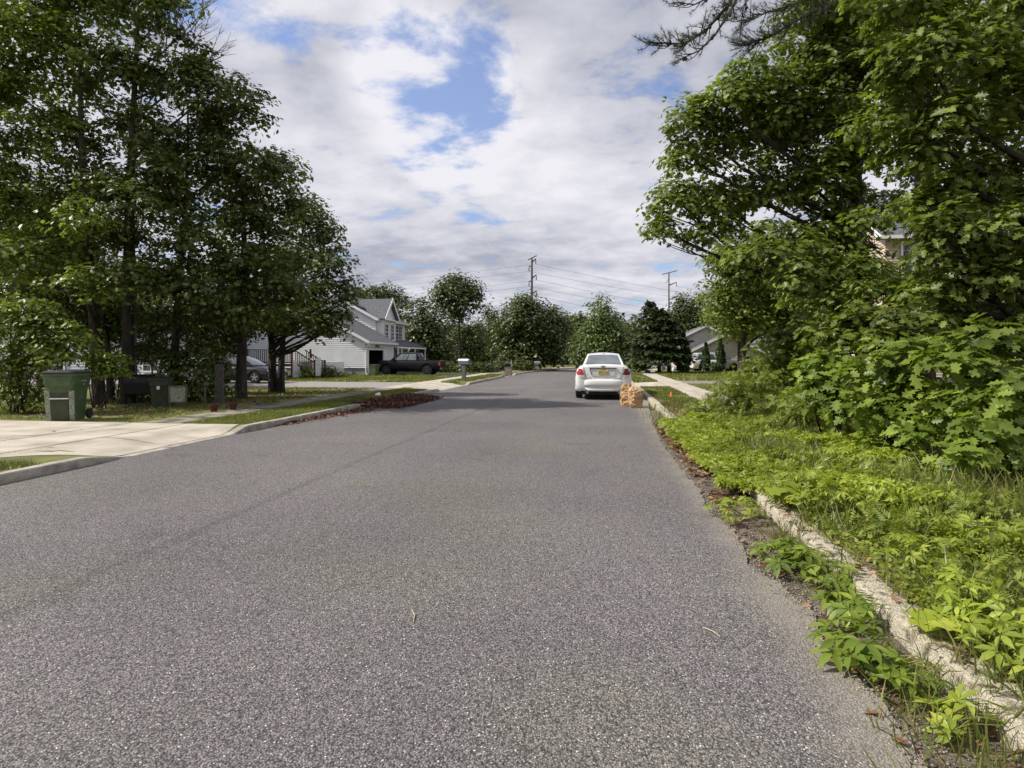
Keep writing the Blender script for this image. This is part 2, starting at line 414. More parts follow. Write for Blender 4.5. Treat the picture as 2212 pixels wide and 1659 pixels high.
M['redlensshade'] = mat('shaded_red_lens', (0.12, 0.012, 0.016), (0.20, 0.02, 0.025), 18, 0.15, spec=0.7, coord='obj')  # shaded copy of the red lens: the shade is in its colour
M['clearlens'] = mat('clear_lens', (0.55, 0.50, 0.50), (0.75, 0.72, 0.72), 18, 0.12, spec=0.8, coord='obj')
M['black'] = mat('black_trim', (0.012, 0.012, 0.013), None, rough=0.7)
M['shut'] = mat('panel_gap', (0.06, 0.06, 0.065), None, rough=0.8)
M['recess'] = mat('number_plate_recess', (0.66, 0.66, 0.65), None, rough=0.4)
M['plate'] = mat('plate_yellow', (0.72, 0.52, 0.16), (0.78, 0.62, 0.28), 9, 0.4, coord='obj')
M['ink'] = mat('plate_ink', (0.05, 0.035, 0.015), None, rough=0.6)
M['bag'] = mat('paper_bag', (0.38, 0.235, 0.12), (0.52, 0.345, 0.19), 6, 0.9, 0.7, 22, coord='obj', detail=8)
M['orange'] = mat('orange_plastic', (0.80, 0.14, 0.03), (0.86, 0.22, 0.06), 20, 0.5)
M['post'] = mat('grey_post', (0.075, 0.095, 0.095), (0.13, 0.15, 0.15), 20, 0.7, coord='obj')
M['mailbox'] = mat('mailbox_metal', (0.10, 0.115, 0.14), (0.16, 0.17, 0.20), 6, 0.35, spec=0.6, coord='obj')
M['brick'] = mat('stone_pillar', (0.16, 0.13, 0.10), (0.32, 0.27, 0.22), 16, 0.9, 0.8, 40, stretch=(0.4, 0.4, 1.4))
M['shadewood'] = mat('shaded_weathered_wood', (0.06, 0.055, 0.045), (0.12, 0.11, 0.09), 10, 0.85, 0.3)  # weathered wood with the shade under the left trees painted into its colour
M['steel'] = mat('weathered_steel', (0.022, 0.010, 0.011), (0.036, 0.018, 0.018), 2, 0.8)
M['steelgrey'] = mat('grey_steel', (0.018, 0.020, 0.023), (0.03, 0.032, 0.036), 2, 0.7)
M['wire'] = mat('wire_metal', (0.20, 0.21, 0.23), None, rough=0.5)
M['pot'] = mat('shaded_red_pot', (0.055, 0.014, 0.010), (0.085, 0.020, 0.014), 8, 0.6)  # pot red lowered so the colour carries the deep tree shade
M['wood'] = mat('grey_wood', (0.20, 0.18, 0.15), (0.34, 0.31, 0.27), 10, 0.85, 0.3)
M['blue'] = mat('blue_cloth', (0.03, 0.05, 0.16), (0.05, 0.08, 0.24), 10, 0.8)
M['twig'] = mat('twig', (0.36, 0.30, 0.20), (0.46, 0.40, 0.30), 20, 0.9)

# ------------------------------------------------------------------ terrain
def curve(Y):
    return 0.0048 * (Y - 45) ** 2 if Y > 45 else 0.0
def xl(Y): return -6.88 + curve(Y)
def xr(Y): return 1.53 + curve(Y)
def bump_fn(Y, spans, lowz, highz):
    z = highz
    for a, b, ta, tb in spans:     # [a,b] low, tapers outside
        if Y < a: t = min(1, (a - Y) / ta)
        elif Y > b: t = min(1, (Y - b) / tb)
        else: t = 0
        t = t * t * (3 - 2 * t)
        z = min(z, lowz + (highz - lowz) * t)
    return z
def kzl(Y): return bump_fn(Y, [(8.1, 10.35, 1.0, 0.7), (25.5, 30.5, 0.9, 0.9), (43.2, 47.2, 0.9, 0.9)], 0.022, 0.135)
def kzr(Y): return bump_fn(Y, [(28.5, 33.0, 0.8, 0.8)], 0.022, 0.12)
KW = 0.19
def verge_l(X, Y):
    s = xl(Y) - KW - X
    t = min(1, max(0, s / 1.25)); t = t * t * (3 - 2 * t)
    return (kzl(Y) - 0.01) * (1 - t) + VZ * t
def verge_r(X, Y):
    s = X - xr(Y) - KW
    t = min(1, max(0, s / 1.25)); t = t * t * (3 - 2 * t)
    return (kzr(Y) - 0.01) * (1 - t) + VZ * t
def frange(a, b, st):
    n = max(1, int(round((b - a) / st)))
    return [a + (b - a) * i / n for i in range(n + 1)]
def sheet(name, ys, xa, xb, zf, m, nx=6, kind='structure', dz=0.0, xs=None, thick=0.0):
    mb = MB(); rows = []
    for Y in ys:
        a, b = xa(Y), xb(Y)
        row = [(a + (b - a) * (i / nx), Y) for i in range(nx + 1)] if xs is None else [(a + (b - a) * t, Y) for t in xs]
        rows.append(row)
    n = len(rows[0])
    mb.v = [(x, y, zf(x, y) + dz) for r in rows for x, y in r]
    for j in range(len(rows) - 1):
        for i in range(n - 1):
            mb.f.append((j * n + i, j * n + i + 1, (j + 1) * n + i + 1, (j + 1) * n + i)); mb.mi.append(0)
    if thick:
        for j in range(len(rows) - 1):
            k = j * n + n - 1; k2 = (j + 1) * n + n - 1
            b = len(mb.v); mb.v += [(mb.v[k][0] + 0.004, mb.v[k][1], mb.v[k][2] - thick), (mb.v[k2][0] + 0.004, mb.v[k2][1], mb.v[k2][2] - thick)]
            mb.f.append((k, b, b + 1, k2)); mb.mi.append(0)
    o = mb.build(name, m, None, fix=False)
    me = o.data
    bm = bmesh.new(); bm.from_mesh(me); bmesh.ops.recalc_face_normals(bm, faces=bm.faces)
    if sum(f.normal.z for f in bm.faces) < 0: bmesh.ops.reverse_faces(bm, faces=bm.faces)
    bm.to_mesh(me); bm.free()
    o['kind'] = kind
    return o
mb = MB(); mb.add([(-2500, -600, -0.03), (2500, -600, -0.03), (2500, 3500, -0.03), (-2500, 3500, -0.03)], [(0, 1, 2, 3)])
tag(mb.build('ground', M['lawn']), kind='structure')
YS = frange(-12, 60, 0.2) + frange(60.5, 110, 1.0)[0:] + frange(112, 300, 6)
def edge_r(Y):
    pts = [(-12, 1.2), (2.0, 1.15), (2.4, 1.16), (2.8, 1.19), (3.3, 1.15), (3.7, 1.20), (4.1, 1.16), (4.5, 1.03), (5.0, 1.11), (5.6, 1.09), (6.1, 1.02), (7.0, 1.08), (8.0, 1.04), (10.5, 1.02), (13, 1.12), (16, 1.25), (18, 1.36), (20, 1.5), (400, 1.5)]
    for (a, xa_), (b, xb_) in zip(pts, pts[1:]):
        if Y <= b:
            t = (Y - a) / (b - a); return xa_ + (xb_ - xa_) * t + curve(Y) + (0.035 * mnoise.noise(Vector((Y * 3.1, 0, 0))) + 0.022 * mnoise.noise(Vector((Y * 9, 3, 0))) + 0.012 * mnoise.noise(Vector((Y * 31, 6, 0))) if Y < 18 else 0)
    return 1.5
sheet('road', sorted(set([round(v, 3) for v in YS] + [round(v, 3) for v in frange(1, 12, 0.04)])), lambda Y: xl(Y) - 0.01, edge_r, lambda x, y: 0.018, M['asphalt'], nx=4, thick=0.018)
sheet('gutter', frange(-12, 17, 0.2), lambda Y: 0.9, lambda Y: 1.6, lambda x, y: 0.002 + 0.006 * mnoise.noise(Vector((x * 5, y * 5, 0))), M['dirt'], nx=10)
svals = [0, .15, .3, .45, .6, .8, 1.0, 1.25, 2, 4, 8, 20, 60, 220]
sheet('left_verge', YS, lambda Y: xl(Y) - KW, lambda Y: xl(Y) - KW - 220, verge_l, M['lawn'], xs=[s / 220 for s in svals])
sheet('right_verge', YS, lambda Y: xr(Y) + KW, lambda Y: xr(Y) + KW + 220, verge_r, M['lawn'], xs=[s / 220 for s in svals])
sheet('bare_soil', frange(-6, 15.5, 0.2), lambda Y: xr(Y) + KW, lambda Y: 14.0, verge_r, M['wildsoil'], xs=[0, .02, .04, .06, .1, .2, .4, .7, 1], dz=0.004)
# concrete: driveway, sidewalks
sheet('driveway', frange(6.75, 11.2, 0.15), lambda Y: -30, lambda Y: xl(Y) - KW - max(0, (8.0 - Y) * 1.1, (Y - 10.6) * 0.3), verge_l, M['concrete'], xs=[0, .3, .5, .7, .8, .85, .88, .90, .92, .94, .96, .98, 1], dz=0.006)
sheet('left_sidewalk', frange(11.22, 25.1, 0.2), lambda Y: -9.5 + .08 * mnoise.noise(Vector((Y, 0, 0))), lambda Y: -8.55 + .1 * mnoise.noise(Vector((Y, 5, 0))), verge_l, M['oldwalk_shade'], nx=3, dz=0.010)
sheet('left_sidewalk', frange(25.1, 110, 0.4), lambda Y: -9.65 + curve(Y), lambda Y: -8.4 + curve(Y), verge_l, M['concrete'], nx=3, dz=0.010)
sheet('left_sidewalk', frange(-8, 6.7, 0.4), lambda Y: -9.65 + curve(Y), lambda Y: -8.4 + curve(Y), verge_l, M['concrete'], nx=3, dz=0.010)
sheet('driveway', frange(25.2, 30.8, 0.2), lambda Y: -34, lambda Y: -9.66, verge_l, M['drive_gravel'], nx=4, dz=0.006)
sheet('driveway', frange(25.2, 30.8, 0.2), lambda Y: -8.39, lambda Y: xl(Y) - KW - max(0, (25.9 - Y), (Y - 30.1)), verge_l, M['concrete'], nx=8, dz=0.006)
sheet('driveway', frange(42.3, 47.0, 0.2), lambda Y: -16.9, lambda Y: -9.66, verge_l, M['drive_asphalt'], nx=4, dz=0.006)
sheet('driveway', frange(42.3, 47.0, 0.2), lambda Y: -8.39, lambda Y: xl(Y) - KW, verge_l, M['concrete'], nx=8, dz=0.006)
sheet('right_sidewalk', frange(15.2, 110, 0.4), lambda Y: 3.0 + curve(Y), lambda Y: 4.2 + curve(Y), verge_r, M['concrete'], nx=3, dz=0.010)
sheet('driveway', frange(28.0, 33.4, 0.2), lambda Y: xr(Y) + KW, lambda Y: 2.99, verge_r, M['concrete'], nx=8, dz=0.006)
sheet('driveway', frange(31.0, 35.0, 0.2), lambda Y: 4.21, lambda Y: 40, verge_r, M['drive_asphalt'], nx=5, dz=0.006)
# joints cut in the near concrete: thin dark grooves
mb = MB()
def groove(p, q, w=0.012):
    p, q = Vector(p), Vector(q); d = (q - p).normalized(); r = Vector((-d.y, d.x, 0)) * w / 2
    n = max(1, int((q - p).length / 0.15)); prev = None
    for i in range(n + 1):
        c = p + (q - p) * i / n
        z = verge_l(c.x, c.y) + 0.0105
        a, b = (c.x + r.x, c.y + r.y, z), (c.x - r.x, c.y - r.y, z)
        if prev: mb.add([prev[0], prev[1], b, a], [(0, 1, 2, 3)])
        prev = (a, b)
groove((-9.65, 6.75, 0), (-9.65, 11.2, 0), 0.02); groove((-8.4, 6.75, 0), (-8.4, 11.2, 0), 0.02)
groove((-8.4, 9.1, 0), (-7.06, 9.1, 0)); groove((-13, 6.75, 0), (-13, 11.2, 0), 0.015); groove((-9.65, 9.1, 0), (-30, 9.1, 0), 0.012)
groove((-7.10, 7.7, 0), (-7.10, 10.7, 0), 0.018)
tag(mb.build('driveway_joints', M['dark'], fix=False), kind='structure')
def walk_joints():
    m2 = MB()
    for i in range(60):
        Y = 12.4 + i * 1.25
        for sgn, zf, x0, x1 in ((-1, verge_l, -9.65, -8.4), (1, verge_r, 3.0, 4.2)):
            if sgn > 0 and Y < 15.5: continue
            if sgn < 0 and Y < 25.3: x0, x1 = -9.42, -8.62
            c = curve(Y); z = zf(x0 + c, Y) + 0.0145
            m2.add([(x0 + c, Y - .008, z), (x1 + c, Y - .008, z), (x1 + c, Y + .008, z), (x0 + c, Y + .008, z)], [(0, 1, 2, 3)])
    tag(m2.build('sidewalk_joints', M['dark']), kind='structure')
walk_joints()
# kerbs
def kerb(name, ys, xf, zf, sgn, m, rough=0.0, gaps=None):
    mb = MB(); rings = []
    def flush():
        nonlocal rings
        if len(rings) > 1: mb.loft(rings)
        rings = []
    for Y in ys:
        if gaps and any(a < Y < b for a, b in gaps): flush(); continue
        x = xf(Y); z = zf(Y)
        def P(u, v, k):
            j = rough * mnoise.noise(Vector((Y * 2.3 + k * 5, k * 3.7, 1))) + rough * 0.7 * mnoise.noise(Vector((Y * 9 + k * 5, k * 3.7, 4)))
            return (x + sgn * (u + j), Y, v + j * 0.7)
        chip = max(0, mnoise.noise(Vector((Y * 5.1, 2, 9))) - .22) * rough * 7
        blk = math.floor((Y + 9.47) / 3.05) if sgn < 0 else math.floor(Y / 3.03)
        x += rough * 2.2 * math.sin(blk * 7.3); z += rough * 1.5 * math.sin(blk * 3.1 + 1)
        r = min(0.014, z * 0.4) + chip
        rings.append([P(0, -0.06, 0), P(0.004, z * 0.5, 1), P(0.012, z - r, 2), P(0.012 + r, z, 3), P(KW * .6, z + 0.002, 4), P(KW - 0.008, z - 0.002, 5), P(KW, -0.06, 6)])
    flush()
    o = mb.build(name, m, fix=True, smooth=False); o['kind'] = 'structure'
    return o
jointsL = [(y, y + 0.012) for y in np.arange(-9.47, 60, 3.05)]
ysL = sorted(set([round(v, 3) for v in frange(-12, 60, 0.1)] + [round(a - .001, 4) for a, b in jointsL] + [round(b + .001, 4) for a, b in jointsL]))
ysL = [y for y in ysL if not any(a < y < b for a, b in jointsL)]
def kerb_seg(name, ys, cuts, *a, **k):
    """one kerb, its blocks separated by open joints"""
    mbs = kerb
    return kerb(name, ys, *a, **k)
kerb('left_kerb', sorted(ysL + [a + 0.006 for a, b in jointsL]), xl, kzl, -1, M['kerb'], 0.003, gaps=jointsL)
kerb('left_kerb', frange(60, 110, 1.0), xl, kzl, -1, M['kerb'])
jr = [(3.02, 3.035), (6.05, 6.065), (9.1, 9.115), (12.1, 12.115), (15.1, 15.115)]
ysR = sorted([y for y in frange(-8, 20, 0.05) if not any(a - .002 < y < b + .002 for a, b in jr)] + [a - .002 for a, b in jr] + [b + .002 for a, b in jr] + [(a + b) / 2 for a, b in jr])
kerb('right_kerb', ysR, xr, lambda Y: kzr(Y) + 0.006 * mnoise.noise(Vector((Y * 0.8, 7, 0))), 1, M['oldkerb'], 0.006, gaps=jr)
kerb('right_kerb', frange(20, 110, 0.4), xr, kzr, 1, M['kerb'])

# ------------------------------------------------------------------ leaves
def fan(outline, centre):
    v = [centre] + outline
    n = len(outline)
    return np.array(v, dtype=np.float32), np.array([(0, i + 1, (i + 1) % n + 1) for i in range(n)], dtype=np.int32)
def mirror(half):
    return half + [(-x, y, z) for x, y, z in half[-2:0:-1]]
def fold(half, k=0.22, tip=0.10):
    return [(x, y, k * abs(x) - tip * y * y) for x, y in half]
T_OAK = fan(mirror(fold([(0, 0), (.13, .14), (.30, .20), (.15, .34), (.40, .50), (.17, .60), (.27, .80), (.09, .84), (0, 1)])), (0, .42, -.03))
T_MID = fan(mirror(fold([(0, 0), (.30, .22), (.15, .38), (.36, .60), (.12, .72), (0, 1)])), (0, .45, -.03))
T_RHO = (np.array([(0, 0, 0), (.33, .45, .07), (0, 1, -.08), (-.33, .45, .07)], dtype=np.float32), np.array([(0, 1, 2), (0, 2, 3)], dtype=np.int32))
T_MAPLE = fan(mirror(fold([(0, 0), (.20, -.10), (.48, .02), (.34, .20), (.62, .42), (.36, .46), (.24, .60), (.26, .78), (0, 1.0)], 0.12, 0.08)), (0, .25, -.02))
def t_creeper():
    vs, fs = [], []
    for ang, L in ((0, 1.0), (50, .93), (-50, .93), (105, .68), (-105, .68)):
        a = math.radians(ang); b = len(vs)
        pl = [(0, .06, 0), (-.15, .35, .03), (-.17, .62, -.05), (0, 1, -.30), (.17, .62, -.05), (.15, .35, .03), (0, .5, -.06)]
        for x, y, z in pl:
            x, y, z = x * L, y * L, z * L
            vs.append((x * math.cos(a) + y * math.sin(a), -x * math.sin(a) + y * math.cos(a), z))
        fs += [(b, b + 1, b + 6), (b + 1, b + 2, b + 6), (b + 2, b + 3, b + 6), (b + 3, b + 4, b + 6), (b + 4, b + 5, b + 6), (b + 5, b, b + 6)]
    # stem joins the leaflets into one island
    return np.array(vs, dtype=np.float32), np.array(fs, dtype=np.int32)
T_CREEP = t_creeper()
T_BLADE = (np.array([(-.03, 0, 0), (.03, 0, 0), (.025, .10, .55), (-.025, .10, .55), (0, .38, 1.0)], dtype=np.float32), np.array([(0, 1, 2), (0, 2, 3), (3, 2, 4)], dtype=np.int32))
def t_sprig():
    vs, fs = [], []
    for k in range(7):
        t = k / 6; y = .15 + .8 * t; L = .42 * (1 - .6 * t)
        for s in ((-1, 1) if k < 6 else (0,)):
            b = len(vs)
            dx = s * .8; dy = .6 if s else 1.0
            n = math.hypot(dx, dy); dx /= n; dy /= n
            px, py = -dy, dx
            for u, w in ((0, 0), (.5, .16), (1, 0), (.5, -.16)):
                vs.append((dx * u * L + px * w * L, y + dy * u * L + py * w * L, .04 - .12 * t - .05 * u))
            fs += [(b, b + 1, b + 2), (b, b + 2, b + 3)]
    return np.array(vs, dtype=np.float32), np.array(fs, dtype=np.int32)
T_SPRIG = t_sprig()
def t_tuft(n=26, w=0.016):
    r = np.random.default_rng(3); vs, fs = [], []
    for k in range(n):
        a = r.uniform(0, 2 * math.pi); e = r.uniform(-.5, 1.3)
        d = np.array([math.cos(a) * math.cos(e), math.sin(e) * 0.8 + .15, math.sin(a) * math.cos(e)]); d /= np.linalg.norm(d)
        u = np.cross(d, r.normal(size=3)); u /= np.linalg.norm(u)
        b = len(vs); vs += [tuple(u * w), tuple(-u * w), tuple(d)]; fs.append((b, b + 1, b + 2))
    return np.array(vs, dtype=np.float32), np.array(fs, dtype=np.int32)
T_TUFT = t_tuft()

def frames(nrm, rng_, spin=None, fwd=None):
    nrm = nrm / np.linalg.norm(nrm, axis=1, keepdims=True)
    r = rng_.normal(size=nrm.shape) if fwd is None else fwd
    y = r - (r * nrm).sum(1, keepdims=True) * nrm
    y /= np.linalg.norm(y, axis=1, keepdims=True) + 1e-9
    x = np.cross(y, nrm)
    return np.stack([x, y, nrm], axis=2).astype(np.float32)   # columns
def leaf_mesh(name, tmpl, pos, R, size, m, parent=None, origin=(0, 0, 0)):
    tv, tf = tmpl
    n = len(pos); k = len(tv)
    P = np.einsum('nij,kj->nki', R, tv) * size[:, None, None].astype(np.float32) + (pos - np.array(origin))[:, None, :].astype(np.float32)
    P = P.reshape(-1, 3).astype(np.float32)
    Fc = (tf[None] + (np.arange(n, dtype=np.int32) * k)[:, None, None]).reshape(-1)
    me = bpy.data.meshes.new(name)
    me.vertices.add(len(P)); me.vertices.foreach_set('co', P.ravel())
    nf = len(Fc) // 3
    me.loops.add(nf * 3); me.loops.foreach_set('vertex_index', Fc)
    me.polygons.add(nf)
    me.polygons.foreach_set('loop_start', np.arange(0, nf * 3, 3, dtype=np.int32))
    me.polygons.foreach_set('loop_total', np.full(nf, 3, dtype=np.int32))
    me.update(calc_edges=True)
    return link(name, me, m, parent)

DENS = 2.1
def puff_leaves(puffs, size, layers, rng_, spray_r=0.42, per=26, flat=0.32, up=0.9, shell=0.55):
    """puffs: (centre, rx, ry(depth), rz). Leaves sit in flattened sprays spread through each puff."""
    pos, nrm = [], []; sprays = []; layers = layers * DENS
    for c, rx, ry, rz in puffs:
        nl = layers * math.pi * rx * rz / (0.42 * size * size)
        ns = max(3, int(nl / per))
        d = rng_.normal(size=(ns, 3)); d /= np.linalg.norm(d, axis=1, keepdims=True)
        rad = shell + (1 - shell) * rng_.random(ns) ** 0.6
        rad = np.where(rng_.random(ns) < 0.22, rng_.random(ns) * 0.9, rad)
        rad *= 1 + 0.20 * rng_.normal(size=ns)
        sc_ = np.array(c)[None] + d * rad[:, None] * np.array([rx, ry, rz])[None]
        sprays.append(sc_)
        sr = spray_r * (0.6 + 0.8 * rng_.random(ns))
        q = rng_.normal(size=(ns, per, 3)); q /= np.linalg.norm(q, axis=2, keepdims=True)
        q[:, :, 2] = np.where(rng_.random((ns, per)) < .75, np.abs(q[:, :, 2]), q[:, :, 2])
        qr = (0.35 + 0.65 * rng_.random((ns, per)) ** .5)[:, :, None] * (1 + .18 * rng_.normal(size=(ns, per, 1)))
        tilt = (d * np.array([1, 1, .3]))[:, None, :]
        qq = q * qr
        qq[:, :, 2] = qq[:, :, 2] * flat * 1.9 - 0.30 * (qq[:, :, 0] * tilt[:, :, 0] + qq[:, :, 1] * tilt[:, :, 1])
        pp = sc_[:, None, :] + qq * sr[:, None, None]
        nn = np.tile(np.array([0, 0, up * .75])[None, None], (ns, per, 1)) + q * .75 + d[:, None, :] * 0.3 + rng_.normal(size=(ns, per, 3)) * 0.34
        pos.append(pp.reshape(-1, 3)); nrm.append(nn.reshape(-1, 3))
    return np.concatenate(pos), np.concatenate(nrm), np.concatenate(sprays)

def limb(mb, a, b, r0, r1, sag=0.12, n=5, seg=6, rr=rnd):
    a, b = Vector(a), Vector(b); L = (b - a).length
    pts, rad = [], []
    o = Vector((rr.uniform(-1, 1), rr.uniform(-1, 1), 0)) * L * 0.06
    for i in range(seg + 1):
        t = i / seg
        p = a.lerp(b, t)
        p.z += -math.sin(t * math.pi) * L * sag
        p += o * math.sin(t * math.pi) + Vector((rr.uniform(-1, 1), rr.uniform(-1, 1), rr.uniform(-1, 1))) * L * 0.012 * (1 if 0 < i < seg else 0)
        pts.append(p); rad.append(r0 + (r1 - r0) * t)
    mb.tube(pts, rad, n=n)
    return pts

def tree(name, label, cat, base, trunk_r, puffs, leaf, layers, tmpl, m_leaf, m_bark=None, top=None, group=None, seed=1, spray_r=0.50, per=44, lean=(0, 0), twig=1, extra_trunks=(), shell=0.55, flat=0.32, d=None, up=0.9):
    """puffs given as (x, y, rx, rz[, dd]) in picture units at the tree's distance d"""
    rr = random.Random(seed); rg = np.random.default_rng(seed)
    base = Vector(base)
    c, s = math.cos(TH), math.sin(TH)
    if d is None: d = -base.x * s + base.y * c
    P = []
    for p in puffs:
        x, y, rx, rz = p[:4]; dd = p[4] if len(p) > 4 else rr.uniform(-.8, .8) * rx * d / F * 0.7
        k = (d + dd)
        P.append((W(x, y, k), rx * k / F, max(rx, rz) * k / F * 0.85, rz * k / F))
    root = empty(name, base, 0, label, cat, group)
    ztop = max(p[0].z for p in P) if top is None else top
    cx = sum(p[0].x for p in P) / len(P); cy = sum(p[0].y for p in P) / len(P)
    tb = MB()
    tp = []; tr = []
    nseg = 9
    endx = base.x + (cx - base.x) * 0.4 + lean[0]; endy = base.y + (cy - base.y) * 0.4 + lean[1]
    for i in range(nseg + 1):
        t = i / nseg
        w = 0.10 * math.sin(t * 5 + seed)
        tp.append(Vector((base.x + (endx - base.x) * t + w * t, base.y + (endy - base.y) * t + w * .5 * t, base.z - 0.08 + (ztop - base.z) * t)) - base)
        r = trunk_r * (1 - 0.82 * t); r *= 1.45 if i == 0 else 1
        tr.append(r)
    tp.insert(1, tp[0].lerp(tp[1], 0.18)); tr.insert(1, trunk_r * 1.08)
    tb.tube(tp, tr, n=10)
    tb.build('trunk', m_bark or M['bark'], root, smooth=True)
    for et in extra_trunks:      # twin stems grow from the same root
        e = MB(); pts = []
        for i in range(8):
            t = i / 7
            pts.append(Vector((et[0] * (0.75 + .5 * t) , et[1] * t, -0.05 + (ztop - base.z) * 0.85 * t)))
        e.tube(pts, [et[2] * (1.3 if i == 0 else 1 - 0.75 * i / 7) for i in range(8)], n=9)
        e.build('trunk', m_bark or M['bark'], root, smooth=True)
    pos, nrm, spr = puff_leaves([(tuple(p[0]), p[1], p[2], p[3]) for p in P], leaf, layers, rg, spray_r, per, flat, up, shell)
    bb = MB()
    for p in P:
        tgt = p[0] - base
        zz = min(max(tgt.z - (tgt.xy - tp[0].xy).length * rr.uniform(.35, .7), (ztop - base.z) * .22), (ztop - base.z) * 0.93)
        t = zz / (ztop - base.z); a = tp[0].lerp(tp[-1], t)
        r0 = trunk_r * (1 - .8 * t) * 0.5
        pts = limb(bb, a, tgt, r0, max(r0 * .25, .008), sag=rr.uniform(-.06, .10), n=6, rr=rr)
        if twig:
            for k in range(int(6 * twig)):
                q = Vector((rr.gauss(0, 1), rr.gauss(0, 1), rr.gauss(0, 1))).normalized()
                e_ = tgt + Vector((q.x * p[1], q.y * p[2], q.z * p[3])) * rr.uniform(.6, .98)
                limb(bb, pts[rr.choice((3, 4, 5))], e_, max(r0 * .25, .008), .004, sag=rr.uniform(-.05, .08), n=4, seg=4, rr=rr)
    bb.build('branches', m_bark or M['bark'], root, smooth=True)
    if pos[:, 2].min() < base.z + 0.03:
        keep = pos[:, 2] > base.z + 0.03; pos = pos[keep]; nrm = nrm[keep]
    size = leaf * (0.7 + 0.6 * rg.random(len(pos)))
    leaf_mesh('crown', tmpl, pos, frames(nrm, rg), size, m_leaf, root, origin=base)
    return root


# ------------------------------------------------------------------ building pieces
def siding(mb, A, B, z0, ext, holes=(), course=0.15, out=(0, -1, 0), proud=0.032):
    """lap siding between plan points A,B; ext(z)->(s0,s1) along AB at height z (or None); holes (s0,s1,z0,z1)"""
    A, B = Vector((*A, 0)), Vector((*B, 0)); d = (B - A).normalized(); o = Vector(out)
    z = z0
    while True:
        e = ext(z + course * .5)
        if e is None: break
        e0 = ext(z + .001) or e; e1 = ext(z + course - .001) or e
        iv = [(e0[0], e0[1], e1[0], e1[1])]
        zc = z + course / 2
        for h in holes:
            if h[2] < zc < h[3]:
                nv = []
                for a0, b0, a1, b1 in iv:
                    if h[0] > min(a0, a1): nv.append((a0, min(b0, h[0]), a1, min(b1, h[0])))
                    if h[1] < max(b0, b1): nv.append((max(a0, h[1]), b0, max(a1, h[1]), b1))
                iv = nv
        for a0, b0, a1, b1 in iv:
            if b0 - a0 < .02: continue
            p = [A + d * a0 + o * proud + Vector((0, 0, z)), A + d * b0 + o * proud + Vector((0, 0, z)), A + d * b1 + Vector((0, 0, z + course)), A + d * a1 + Vector((0, 0, z + course)), A + d * a0 + Vector((0, 0, z)), A + d * b0 + Vector((0, 0, z))]
            mb.add(p, [(0, 1, 2, 3), (4, 5, 1, 0)])
        z += course
def window(parent, c, w, h, out, cols=2, rows=2, name='window', sash=True):
    """window with casing, muntins, glass; c centre on the wall face (parent frame), out unit normal"""
    o = Vector(out); c = Vector(c) + o * 0.028; r = Vector((-o.y, o.x, 0)); u = Vector((0, 0, 1))
    f = MB()
    def bar(a0, a1, b0, b1, t0, t1):
        q = [(a0, b0), (a1, b0), (a1, b1), (a0, b1)]
        f.hexa([c + r * i + u * j + o * t0 for i, j in q], [c + r * i + u * j + o * t1 for i, j in q])
    k = 0.09
    bar(-w / 2 - k, -w / 2, -h / 2 - k, h / 2 + k, 0.002, 0.05); bar(w / 2, w / 2 + k, -h / 2 - k, h / 2 + k, 0.002, 0.05)
    bar(-w / 2, w / 2, h / 2, h / 2 + k, 0.002, 0.05); bar(-w / 2, w / 2, -h / 2 - k, -h / 2, 0.002, 0.06)
    if sash: bar(-w / 2, w / 2, -.025, .025, 0.004, 0.035)
    for i in range(1, cols): x = -w / 2 + w * i / cols; bar(x - .014, x + .014, -h / 2, h / 2, 0.003, 0.028)
    for j in range(1, rows * 2):
        if j == rows: continue
        y = -h / 2 + h * j / (rows * 2); bar(-w / 2, w / 2, y - .012, y + .012, 0.0035, 0.026)
    fo = f.build(name, M['trim'], parent, fix=True)
    g = MB(); q = [(-w / 2, -h / 2), (w / 2, -h / 2), (w / 2, h / 2), (-w / 2, h / 2)]
    g.hexa([c + r * i + u * j + o * -0.03 for i, j in q], [c + r * i + u * j + o * 0.012 for i, j in q])
    g.build('pane', M['glass'], fo, fix=True)
    return fo
def roof_slab(mb, p0, p1, p2, p3, t=0.12):
    """slab under quad p0..p3 (eave a, eave b, ridge b, ridge a)"""
    P = [Vector(p) for p in (p0, p1, p2, p3)]
    n = (P[1] - P[0]).cross(P[3] - P[0]).normalized()
    if n.z < 0: n = -n
    mb.hexa([p - n * t for p in P], P)

